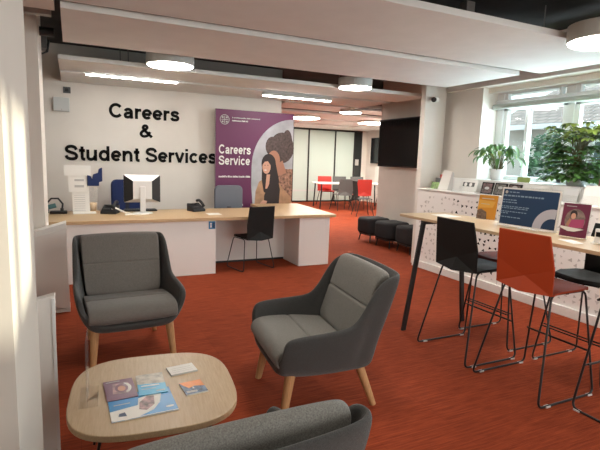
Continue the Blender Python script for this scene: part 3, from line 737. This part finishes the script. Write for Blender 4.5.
# ------------------------------------------------------------------ coffee table and what lies on it
ZT = .42
ct = thing('coffee_table', 'low rounded square coffee table with pale oak top', 'coffee table', (.332, 2.275, 0), math.radians(-6))
def squircle(a, b, p=3.2, n=56):
    o = []
    for k in range(n):
        t = 2*PI*k/n; c, s_ = math.cos(t), math.sin(t)
        o.append((a*abs(c)**(2/p)*(1 if c >= 0 else -1), b*abs(s_)**(2/p)*(1 if s_ >= 0 else -1)))
    return o
MB().prism(squircle(.38, .395), ZT-.028, ZT).build('tabletop', oak_top, ct, bevel=.004)
for sx, sy in ((-1, -1), (1, -1), (1, 1), (-1, 1)):
    MB().tube([(sx*.30, sy*.27, .006), (sx*.22, sy*.20, ZT-.03)], .007).build('leg', black_m, ct)
MB().box((-.24, -.22, ZT-.04), (.24, .22, ZT-.028)).build('under_frame', black_m, ct)
# brochures
blue_b = mat('brochure blue', (.008, .22, .52), .35); purp_b = mat('brochure plum', (.17, .07, .12), .35); pale_b = mat('brochure sand', (.42, .38, .32), .4, noise=.5, nscale=30)
teal_b = mat('brochure sky', (.02, .34, .60), .35); photo_b = mat('brochure photo', (.35, .22, .22), .4, noise=.9, nscale=35); orange_b = mat('card orange', (.75, .25, .06), .4); slate_b = mat('card slate', (.10, .15, .24), .4, noise=.7, nscale=60)
def brochure(name, lab, loc, rz, W, H, th_, shapes, cat='brochure', group=None, edge=paper):
    t = thing(name, lab, cat, loc, rz, group)
    bx('pages', (0, 0, 0), (W, H, th_), edge, t)
    art('cover', t, (0, 0, th_), (1, 0, 0), (0, 1, 0), shapes, eps=.0003)
    return t
W_, H_ = .297, .21
brochure('brochure', 'large blue brochure lowest on the coffee table', (.118, 2.01, ZT), math.radians(1), .28, .235, .003, [
    (blue_b, [(0, 0), (.28, 0), (.28, .235), (0, .235)]),
    (paper, [(0, .012), (.06, .0), (.12, .012), (.18, .045), (.215, .10), (.235, .18), (.20, .20), (.13, .17), (.12, .11), (.06, .10), (0, .09)]),
    (photo_b, [(.12, .07), (.15, .05), (.19, .09), (.20, .17), (.17, .18), (.13, .13)]),
    (blue_b, [(.0, .10), (.10, .105), (.12, .19), (0, .19)]),
    (paper_dim, [(.02, .135), (.09, .137), (.09, .145), (.02, .143)]), (navyblue, [(.03, .035), (.065, .03), (.06, .065), (.035, .06)]),
    (paper, circ(.25, .045, .018, .008)), (paper, [(.0, .0), (.28, .0), (.28, .006), (0, .006)])], edge=paper)
brochure('brochure', 'plum brochure overlapping the blue one, left side', (.112, 2.195, ZT+.0042), math.radians(2), .135, .205, .0025, [
    (purp_b, [(0, 0), (.135, 0), (.135, .205), (0, .205)]), (photo_b, [(.03, .06), (.10, .05), (.125, .10), (.11, .16), (.04, .165)]),
    (paper, [(p[0], p[1]) for p in circ(.085, .11, .035, .055, 16, -80, 80)]), (purp_b, circ(.075, .11, .03, .045)), (skin, circ(.075, .105, .018, .028)),
    (paper_dim, [(.012, .182), (.075, .184), (.075, .192), (.012, .190)])], edge=purp_b)
brochure('brochure', 'sand and sky-blue brochure overlapping the blue one, right side', (.252, 2.197, ZT+.0042), math.radians(-2), .130, .220, .0025, [
    (pale_b, [(0, 0), (.13, 0), (.13, .22), (0, .22)]), (teal_b, [(0, .0), (.13, .0), (.13, .10), (0, .115)]),
    (paper, [(.015, .085), (.10, .082), (.10, .094), (.015, .097)]), (paper_dim, [(.015, .055), (.08, .053), (.08, .059), (.015, .061)]), (paper_dim, [(.08, .02), (.12, .02), (.12, .03), (.08, .03)])], edge=teal_b)
cg = thing('card_stack', 'small stack of white cards near the back of coffee table', 'cards', (.428, 2.355, ZT), math.radians(6))
bx('cards', (0, 0, 0), (.14, .098, .008), paper_dim, cg); bx('top_card', (.001, .001, .008), (.139, .097, .009), paper, cg)
art('print_lines', cg, (0, 0, .009), (1, 0, 0), (0, 1, 0), [(paper_dim, [(.015, .02*i+.02), (.12, .02*i+.02), (.12, .02*i+.023), (.015, .02*i+.023)]) for i in range(3)])
brochure('flyer', 'small orange and slate flyer on the coffee table', (.455, 2.125, ZT), math.radians(4), .107, .13, .006, [
    (slate_b, [(0, 0), (.107, 0), (.107, .13), (0, .13)]), (orange_b, [(.03, .06), (.06, .075), (.107, .06), (.107, .13), (.0, .13), (.01, .10)]),
    (paper, [(.045, .05), (.055, .05), (.052, .075)]), (paper_dim, [(.01, .015), (.06, .012), (.06, .03), (.01, .035)])], cat='flyer')
ah = thing('acrylic_sign_holder', 'clear upright acrylic sign holder on left edge of coffee table', 'sign holder', (.035, 2.28, ZT), math.radians(86))
bx('upright', (-.10, -.002, 0), (.11, .001, .30), acrylic, ah); bx('base', (-.10, -.045, 0), (.11, .035, .003), acrylic, ah)

# ------------------------------------------------------------------ poufs
def pouf(label, loc, rz):
    t = thing('pouf', label, 'pouf', loc, rz, 'black poufs under the large screen')
    MB().prism(rrect(.52, .50, .12, 6), .15, .46).build('cushion', fab_black, t, bevel=.06, seg=4, smooth=True)
    MB().prism(rrect(.46, .44, .10, 6), .135, .152).build('base_board', black_p, t)
    for sx in (-1, 1):
        for sy in (-1, 1): MB().cyl((sx*.2, sy*.19, 0), (sx*.18, sy*.17, .14), .009, .012, n=10).build('leg', black_m, t)
    return t
pf = pouf('black pouf farthest of the row under the screen', (5.27, 7.66, 0), 0)
dup(pf, (5.25, 7.04, 0), .06, 'black pouf in the middle of the row under the screen')
dup(pf, (5.27, 6.44, 0), -.05, 'black pouf nearest camera, half behind the white display unit')

# ------------------------------------------------------------------ meeting table and chairs
mt = thing('meeting_table', 'white topped meeting table with black legs in front of glass partition', 'table', (8.15, 13.35, 0), math.radians(-12))
MB().prism(rrect(2.3, .95, .04), .775, .80).build('tabletop', paper, mt, bevel=.004)
for sx in (-1, 1):
    for sy in (-1, 1): MB().cyl((sx*1.08, sy*.40, 0), (sx*1.04, sy*.38, .775), .022, n=10).build('leg', black_m, mt)
def mchair(label, m_, loc, rz):
    t = thing('meeting_chair', label, 'chair', loc, rz, 'chairs around the meeting table')
    shell('seat_shell', m_, t, .49, .97, W=.50, wt=.48)
    for sx in (-1, 1):
        MB().cyl((sx*.27, .24, 0), (sx*.2, .16, .48), .011, n=8).build('leg', black_m, t)
        MB().cyl((sx*.27, -.26, 0), (sx*.2, -.14, .48), .011, n=8).build('leg', black_m, t)
    return t
mc = mchair('grey chair on near side of meeting table, left of the red one', grey_p, (7.50, 12.72, 0), 0)
dup(mc, (8.05, 12.5, 0), -.1, 'red chair on near side of the meeting table', mats={'seat_shell': red_p})
dup(mc, (7.75, 14.15, 0), PI-.2, 'red chair on far side of meeting table, leftmost', mats={'seat_shell': red_p})
dup(mc, (8.3, 14.1, 0), PI-.2, 'grey chair on far side of meeting table, middle')
dup(mc, (8.95, 14.0, 0), PI-.2, 'grey chair on far side of meeting table, right')
dup(mc, (8.85, 12.3, 0), -.3, 'grey chair at right end of the meeting table beside the screen wall')
dup(mc, (7.35, 11.25, 0), -PI/2-.3, 'dark chair standing apart, nearest of those at meeting table', mats={'seat_shell': charcoal})

# ------------------------------------------------------------------ display unit along the window
du = thing('display_unit', 'long white display unit with triangle pattern under the side window', 'display unit', (0, 0, 0))
bx('body', (4.63, -.8, .10), (5.08, 5.63, 1.15), desk_white, du)
bx('worktop', (4.615, -.8, 1.15), (5.09, 5.64, 1.17), trim_m, du, bevel=.004)
bx('riser', (4.96, -.8, 1.17), (5.08, 5.60, 1.34), trim_m, du, bevel=.003)
bx('plinth', (4.60, -.8, 0), (5.08, 5.63, .10), trim_m, du, bevel=.004)
rnd = random.Random(3); mb = MB(); mb2 = MB(); mb3 = MB()
def tri(mb_, y, z, s, a, X=4.6285):
    pts = [(X, y + s*math.cos(a+k), z + s*math.sin(a+k)*.9) for k in (0, 2.3, 4.1)]
    mb_.face(pts)
gy = -.7
while gy < 5.55:
    gz = .16
    while gz < 1.12:
        y = gy + rnd.uniform(-.02, .02); z = gz + rnd.uniform(-.02, .02)
        core = math.exp(-((y-4.25)/.42)**2)*(1 if z > .2 else .5)
        if rnd.random() < core*.85: tri(mb, y, z, rnd.uniform(.016, .030), rnd.uniform(0, 6.3))
        elif rnd.random() < .65: tri(mb3 if rnd.random() < .5 else mb2, y, z, rnd.uniform(.018, .034), rnd.uniform(0, 6.3))
        gz += .075
    gy += .082
mb.build('dark_triangles', ink, du, fix=False)['kind'] = 'stuff'; mb2.build('grey_triangles', mat('pale grey print', (.52, .49, .46), .6), du, fix=False)['kind'] = 'stuff'; mb3.build('light_triangles', mat('lighter grey print', (.60, .57, .54), .6), du, fix=False)['kind'] = 'stuff'
for y in (1.0, 2.55, 4.05): bx('panel_joint', (4.627, y, .10), (4.631, y+.006, 1.15), paper_dim, du)

# ------------------------------------------------------------------ signs standing on the tall table (facing the camera)
def stand_sign(name, lab, p0, p1, z, H, shapes_fn, tilt=.12, cat='sign', back=paper):
    """acrylic holder: lower edge from p0 (left) to p1 (right), leaning back"""
    p0 = Vector((*p0, z)); p1 = Vector((*p1, z)); W = (p1-p0).length; ang = math.atan2(p1.y-p0.y, p1.x-p0.x)
    t = thing(name, lab, cat, p0, ang)
    n = Vector((0, math.sin(tilt), math.cos(tilt)))
    Mt = Matrix.Rotation(-tilt, 4, 'X')
    MB().box((-.008, 0, 0), (W+.008, .003, H+.008), M=Mt).build('holder', acrylic, t)
    MB().box((0, .004, .006), (W, .006, H), M=Mt).build('backing_sheet', back, t)
    MB().box((-.008, -.0, 0), (W+.008, .07, .003)).build('holder_foot', acrylic, t)
    art('print', t, (0, -.0015, .006), (1, 0, 0), (0, math.sin(tilt), math.cos(tilt)), shapes_fn(W, H-.006))
    return t
def blue_sign(W, H):
    r0_, r1 = .085, .155; cx = W-.035; rows = []
    ring = [(cx - r1*math.cos(math.radians(a)), r1*math.sin(math.radians(a))*1.02) for a in range(0, 104, 6)]
    ring += [(min(W-.012, cx - r0_*math.cos(math.radians(a))), r0_*math.sin(math.radians(a))) for a in range(102, -1, -6)]
    ring = [(min(W-.012, x), y) for x, y in ring]
    S_ = [(paper, [(0, 0), (W, 0), (W, H), (0, H)]), (navyblue, [(.012, .012), (W-.012, .012), (W-.012, H-.012), (.012, H-.012)]),
          (mat('pale lilac print', (.50, .50, .58), .5), [(x, y+.012) for x, y in ring]), (paper_dim, circ(.04, H-.037, .013))]
    g = random.Random(5)
    for row, (y, x1, h_) in enumerate(((H-.040, .14, .008), (H-.072, .36, .012), (H-.105, .12, .008), (H-.125, .16, .008), (H-.158, .24, .007), (H-.172, .25, .007), (H-.20, .26, .007), (H-.214, .10, .007), (H-.245, .19, .007))):
        x = .065 if row == 0 else .022
        while x < min(x1, W-.04):
            w_ = g.uniform(.012, .03); S_.append((teal_txt, [(x, y), (x+w_, y), (x+w_, y+h_), (x, y+h_)])); x += w_ + .007
    return S_
teal_txt = mat('pale blue print', (.25, .36, .48), .5)
stand_sign('table_sign', 'large navy blue sign with pale ring in acrylic stand on tall table', (3.215, 2.86), (3.275, 2.37), 1.05, .318, blue_sign)
def orange_leaf(W, H):
    o1 = mat('leaflet orange', (.62, .26, .02), .45); o2 = mat('leaflet amber', (.72, .38, .06), .45)
    return [(o1, [(0, 0), (W, 0), (W, H), (0, H)]), (o2, [(0, H*.45), (W*.8, H*.5), (W*.9, H*.75), (0, H*.8)]), (mat('leaflet brown photo', (.16, .10, .07), .5, noise=.6, nscale=60), [(0, 0), (W*.55, 0), (W*.5, H*.3), (W*.2, H*.42), (0, H*.35)]),
            (paper_dim, [(W*.15, H*.84), (W*.8, H*.84), (W*.8, H*.87), (W*.15, H*.87)]), (paper_dim, [(W*.15, H*.62), (W*.6, H*.62), (W*.6, H*.64), (W*.15, H*.64)])]
stand_sign('leaflet', 'orange leaflet in clear stand on tall table, left of the navy sign', (3.35, 3.23), (3.40, 3.06), 1.05, .225, orange_leaf, tilt=.18, cat='leaflet')
def plum_leaf(W, H):
    pl_ = mat('leaflet plum', (.16, .02, .06), .4); pk = mat('leaflet pink shirt', (.42, .06, .16), .5)
    return [(pl_, [(0, 0), (W, 0), (W, H), (0, H)]), (mat('leaflet dim photo', (.22, .16, .14), .5, noise=.5, nscale=30), circ(W*.5, H*.5, W*.38, H*.34)), (hairb, circ(W*.43, H*.68, W*.13, H*.12)), (skin, circ(W*.43, H*.62, W*.09, H*.09)),
            (pk, [(W*.3, H*.25), (W*.3, H*.5), (W*.48, H*.52), (W*.85, H*.55), (W*.85, H*.3)]), (skin2, [(W*.2, H*.35), (W*.3, H*.55), (W*.38, H*.5), (W*.3, H*.3)]),
            (paper, [(W*.02, H*.30), (W*.9, H*.25), (W*.55, H*.16), (W*.3, H*.16), (W*.02, H*.24)]), (paper_dim, [(W*.12, H*.9), (W*.5, H*.9), (W*.5, H*.92), (W*.12, H*.92)])]
stand_sign('leaflet', 'plum leaflet with seated person in clear stand, right of the navy sign', (3.19, 2.28), (3.225, 2.10), 1.05, .245, plum_leaf, tilt=.16, cat='leaflet')
tag(bx('paper_sheet', (3.12, 3.36, 1.05), (3.30, 3.58, 1.052), paper), 'white paper lying on the far left end of tall table', 'paper')
tag(MB().prism([(3.03, 1.98), (3.10, 2.12), (3.02, 2.16), (2.95, 2.0)], 1.05, 1.053).build('paper_sheet', paper), 'white paper on the tall table in front of the plum leaflet', 'paper')
cs = thing('card_holder', 'clear holder with white cards at right edge of the tall table', 'holder', (3.12, 1.93, 1.05), math.radians(-75))
bx('tray', (-.05, -.03, 0), (.07, .04, .012), acrylic, cs); MB().prism([(0, .012), (.03, .012), (.04, .10), (.01, .10)], -.04, .06, axis=0).build('cards', paper, cs); bx('black_label', (-.03, -.006, .05), (.04, .004, .08), ink, cs)

# ------------------------------------------------------------------ leaflets standing on the display unit
def rack(name, lab, y0, y1, H, m_, tilt=.25, x=4.86, cat='leaflet', z=1.17, extra=None, th_=.012):
    t = thing(name, lab, cat, (x, y0, z), -PI/2)
    W = y0-y1; Mt = Matrix.Rotation(-tilt, 4, 'X')
    MB().box((0, 0, 0), (W, th_, H), M=Mt).build('pages', m_, t)
    MB().box((-.004, -.006, 0), (W+.004, -.003, H*.45), M=Mt).build('holder', acrylic, t)
    if extra: art('print', t, (0, -.001, 0), (1, 0, 0), (0, math.sin(tilt), math.cos(tilt)), extra(W, H))
    return t
green_l = mat('leaflet green', (.28, .42, .16), .5, noise=.4, nscale=30); red_l = mat('leaflet red', (.50, .06, .05), .5)
rack('leaflet', 'green leaflet at the far end of the white display unit', 5.56, 5.36, .10, green_l, x=4.80)
rack('leaflet', 'dark grey leaflet behind green one on display unit', 5.56, 5.38, .16, grey_p, x=4.87, tilt=.15)
rack('leaflet', 'red leaflet behind the white folded notice, far end', 5.50, 5.28, .21, red_l, x=4.90, tilt=.08)
tn = thing('folded_notice', 'tall white folded tent notice standing on display unit', 'notice', (4.74, 5.20, 1.17), -PI/2)
MB().prism([(-.14, 0), (.06, 0), (.13, .26), (-.03, .28)], 0, .006, axis=1).build('front_leaf', paper, tn)
MB().prism([(.06, 0), (.15, 0), (.16, .25), (.13, .26)], 0, .006, axis=1).build('side_leaf', paper_dim, tn)
def boxes3(W, H): return [(grey_p, [(W*.15, H*.45), (W*.85, H*.45), (W*.85, H*.8), (W*.15, H*.8)]), (paper, circ(W*.32, H*.62, W*.09)), (paper, circ(W*.62, H*.62, W*.09))]
rack('leaflet', 'white leaflet with small grey picture, right of the folded notice', 5.02, 4.72, .165, paper, x=4.84, extra=boxes3)
def darkcov(k):
    def f(W, H):
        c = mat('cover photo %d' % k, ((.10, .05, .05), (.10, .09, .08), (.06, .035, .03))[k], .5, noise=.7, nscale=25)
        return [(ink, [(0, 0), (W, 0), (W, H), (0, H)]), (c, [(W*.1, H*.1), (W*.9, H*.1), (W*.9, H*.9), (W*.1, H*.9)]), (paper_dim, circ(W*.5, H*(.5 + .12*k), W*.2, H*.12))]
    return f
for k, (ya, lab) in enumerate(((4.60, 'dark covered prospectus, left of three on the display unit'), (4.39, 'dark covered prospectus with pale face, middle of three'), (4.18, 'dark covered prospectus, right of three beside the navy sign'))):
    t_ = rack('prospectus', lab, ya, ya-.19, .155, ink, x=4.80, extra=darkcov(k), cat='prospectus'); t_['group'] = 'dark prospectuses on the display unit'
rack('leaflet', 'moss green leaflet just above the navy sign', 4.24, 4.06, .105, mat('moss green', (.22, .28, .07), .5), x=5.03, z=1.17+.13, tilt=.1)
rack('booklet', 'white and grey booklet between navy sign and plum leaflet', 3.62, 3.30, .17, paper_dim, x=4.84, cat='booklet')
rack('leaflet', 'white leaflet behind the plum leaflet on display unit', 3.22, 2.92, .20, paper, x=4.80)
rack('leaflet', 'dark red photo leaflet above the plum one at right', 3.13, 2.90, .26, mat('maroon photo cover', (.12, .04, .04), .5, noise=.9, nscale=30), x=4.89, tilt=.1)
rack('leaflet', 'white leaflet at the right edge on display unit', 2.86, 2.60, .24, paper, x=4.82)

# ------------------------------------------------------------------ plants
def leaf_blade(mb, base, d, up, L, Wd, droop, n=7, mi=0, vfold=.25):
    """arched lanceolate leaf"""
    d = Vector(d).normalized(); side = d.cross(Vector((0, 0, 1))); side = side.normalized() if side.length > .01 else Vector((1, 0, 0))
    p = Vector(base); ang = up; rows = []
    for i in range(n+1):
        f = i/n; wv = Wd*(math.sin(PI*min(1, f*.92+.06))**.8)*(1 if f < .97 else .15)
        dirv = Vector((d.x*math.cos(ang), d.y*math.cos(ang), math.sin(ang)))
        nn = side.cross(dirv)
        rows.append((p - side*wv + nn*wv*vfold, p, p + side*wv + nn*wv*vfold))
        p = p + dirv*(L/n); ang -= droop/n
    mb.grid(rows, mi=mi)
def lily(loc):
    t = thing('peace_lily', 'potted plant with long arching leaves left on the window sill', 'plant', loc)
    MB().lathe([(.07, 0), (.095, .14), (.10, .15), (.085, .15), (.08, .12)], n=28).build('pot', pot_m, t, smooth=True)
    MB().lathe([(.08, .118), (.04, .126)], n=20).build('soil', ink, t)
    g = random.Random(11); mb = MB(); st = MB()
    for i in range(46):
        a = g.uniform(0, 2*PI); L = g.uniform(.20, .34); up = g.uniform(.7, 1.35); sl = g.uniform(.16, .30)
        d = Vector((math.cos(a), math.sin(a), 0)); b0 = Vector((.03*math.cos(a), .03*math.sin(a), .12))
        e = b0 + Vector((d.x*math.cos(up)*sl, d.y*math.cos(up)*sl, math.sin(up)*sl))
        st.tube([b0, (b0+e)/2 + Vector((0, 0, .015)), e], .003, n=5)
        leaf_blade(mb, e, d, up*.75, L, g.uniform(.022, .036), g.uniform(1.9, 2.9), mi=(0 if g.random() < .7 else (1 if g.random() < .6 else 2)))
    mb.build('foliage', [leaf_a, leaf_b, leaf_y], t, smooth=True); st.build('stems', stem_m, t)
lily((5.14, 4.66, 1.34))
def bushy(name, lab, loc, n, R_, Hh, seed):
    t = thing(name, lab, 'plant', loc)
    MB().lathe([(.09, 0), (.12, .17), (.125, .18), (.105, .18), (.10, .15)], n=28).build('pot', pot_m, t, smooth=True)
    MB().lathe([(.10, .148), (.04, .156)], n=20).build('soil', ink, t)
    g = random.Random(seed); mb = MB(); st = MB()
    for i in range(n):
        a = g.uniform(0, 2*PI); rad = R_*math.sqrt(g.uniform(.02, 1)); z = g.uniform(.02, 1)
        zz = .05 + (Hh+.04)*z; rad *= (1.0 - .45*max(0, z-.55)) * (1.05 if a > PI else .9)
        c = Vector((rad*math.cos(a)*.62, rad*math.sin(a), zz))
        mid = Vector((c.x*.3, c.y*.3, .15+(zz-.1)*.7)); st.tube([(0, 0, .15), mid, c], .003, n=4)
        out = Vector((c.x, c.y, 0)); out = out.normalized() if out.length > .02 else Vector((1, 0, 0))
        a0 = math.atan2(out.y, out.x); k_ = 6; mi = 2 if (z > .72 and g.random() < .65) else (0 if g.random() < .5 else 1)
        sz = g.uniform(.075, .125)
        for j in range(k_):
            b_ = a0 + (j-(k_-1)/2)*.62
            leaf_blade(mb, c, (math.cos(b_), math.sin(b_), 0), g.uniform(-.25, .35), sz*(1.15 - .08*abs(j-2.5)), sz*.27, g.uniform(.5, 1.2), n=4, mi=mi)
    mb.build('foliage', [leaf_a, leaf_b, leaf_y], t, smooth=True); st.build('stems', stem_m, t)
bushy('umbrella_plant', 'large bushy green plant with lobed leaves on the right of the sill', (5.14, 3.54, 1.34), 200, .46, .60, 4)
bushy('umbrella_plant', 'second bushy plant on sill, cut by the right edge', (5.17, 2.40, 1.34), 110, .38, .50, 9)

# ------------------------------------------------------------------ outside the windows
gm = mat('paving outside', (.30, .30, .29), .9, noise=.2, nscale=2)
sbox('ground_outside', (5.75, -8, -.2), (40, 30, -.1), gm)
rooftile = bpy.data.materials.new('pale roof tiles'); rooftile.use_nodes = True; t_ = rooftile.node_tree
br = t_.nodes.new('ShaderNodeTexBrick'); tc = t_.nodes.new('ShaderNodeTexCoord'); mp = t_.nodes.new('ShaderNodeMapping'); mp.inputs['Rotation'].default_value = (0, 0, PI/2)
t_.links.new(tc.outputs['Object'], mp.inputs[0]); t_.links.new(mp.outputs[0], br.inputs[0])
br.inputs['Color1'].default_value = (.40, .33, .29, 1); br.inputs['Color2'].default_value = (.32, .27, .24, 1); br.inputs['Mortar'].default_value = (.16, .13, .12, 1)
br.inputs['Scale'].default_value = 1; br.inputs['Brick Width'].default_value = .33; br.inputs['Row Height'].default_value = .24; br.inputs['Mortar Size'].default_value = .02
t_.links.new(br.outputs[0], t_.nodes['Principled BSDF'].inputs['Base Color']); t_.nodes['Principled BSDF'].inputs['Roughness'].default_value = .9
hs = thing('neighbouring_house', 'neighbouring building with pale tiled roof seen through the window', 'building', (12.0, 0, 0))
bx('wall', (.5, -2, -.1), (5, 11.2, 2.7), mat('house render', (.62, .60, .56), .9), hs)
MB().prism([(0, 2.74), (2.9, 4.1), (5.6, 2.74), (5.6, 2.64), (0, 2.64)], -2.2, 11.4, axis=1).build('roof', rooftile, hs)
MB().box((-.12, -2.2, 2.58), (.02, 11.4, 2.72)).build('gutter', upvc, hs)
for y in (8.9, 7.7, 6.0, 4.3):
    f_ = MB().box((.42, y-.5, .8), (.5, y+.5, 2.3)).build('window_frame', upvc, hs); bx('pane', (.40, y-.42, .88), (.42, y+.42, 2.22), mat('dark pane', (.08, .12, .13), .1), f_)
pg = thing('glazed_canopy', 'glazed canopy with sloping white bars outside the right window', 'canopy', (8.6, 4.2, 0))
for i in range(6): MB().cyl((0, -1.6+i*.55, 2.25), (2.6, -1.6+i*.55, 3.0), .03, n=8).build('glazing_bar', upvc, pg)
MB().prism([(0, 2.27), (2.6, 3.02), (2.6, 3.03), (0, 2.28)], -1.65, 1.25, axis=1).build('roof_glass', glass, pg)
bx('front_beam', (-.04, -1.65, 2.15), (.04, 1.25, 2.25), upvc, pg)
for y in (-1.6, 1.2): bx('post', (-.03, y-.03, -.1), (.03, y+.03, 2.15), upvc, pg)
treem = mat('tree leaves', (.05, .12, .06), .8, noise=.6, nscale=6)
def tree(lab, loc, r, h, seed):
    t = thing('garden_tree', lab, 'tree', loc, 0, 'garden shrubs and trees outside')
    MB().cyl((0, 0, -.1), (0, 0, h*.6), .07, .04, n=8).build('trunk', stem_m, t)
    g = random.Random(seed); mb = MB()
    for i in range(1500):
        u, v, q = g.gauss(0, 1), g.gauss(0, 1), g.gauss(0, 1); l = math.sqrt(u*u+v*v+q*q); k = g.uniform(.6, 1.0)
        c = Vector((u/l*r*k, v/l*r*k, h*.62 + q/l*h*.40*k)); a = g.uniform(0, 2*PI)
        s_ = g.uniform(.05, .10); d = Vector((math.cos(a), math.sin(a), g.uniform(-.6, .6))).normalized(); e = d.orthogonal().normalized()
        mb.face([c-d*s_, c+e*s_*.5, c+d*s_, c-e*s_*.5])
    mb.build('foliage', treem, t, fix=False)
tree('dark green tree outside, left in the first window', (9.4, 7.1, 0), .55, 2.3, 1)
tree('rounded shrub outside beyond the bushy plant', (9.4, 5.9, 0), .55, 1.75, 2)
tree('shrub outside behind the umbrella plant', (9.5, 4.7, 0), .55, 1.7, 3)
tree('shrub outside at the right edge of windows', (9.5, 3.4, 0), .6, 1.6, 5)
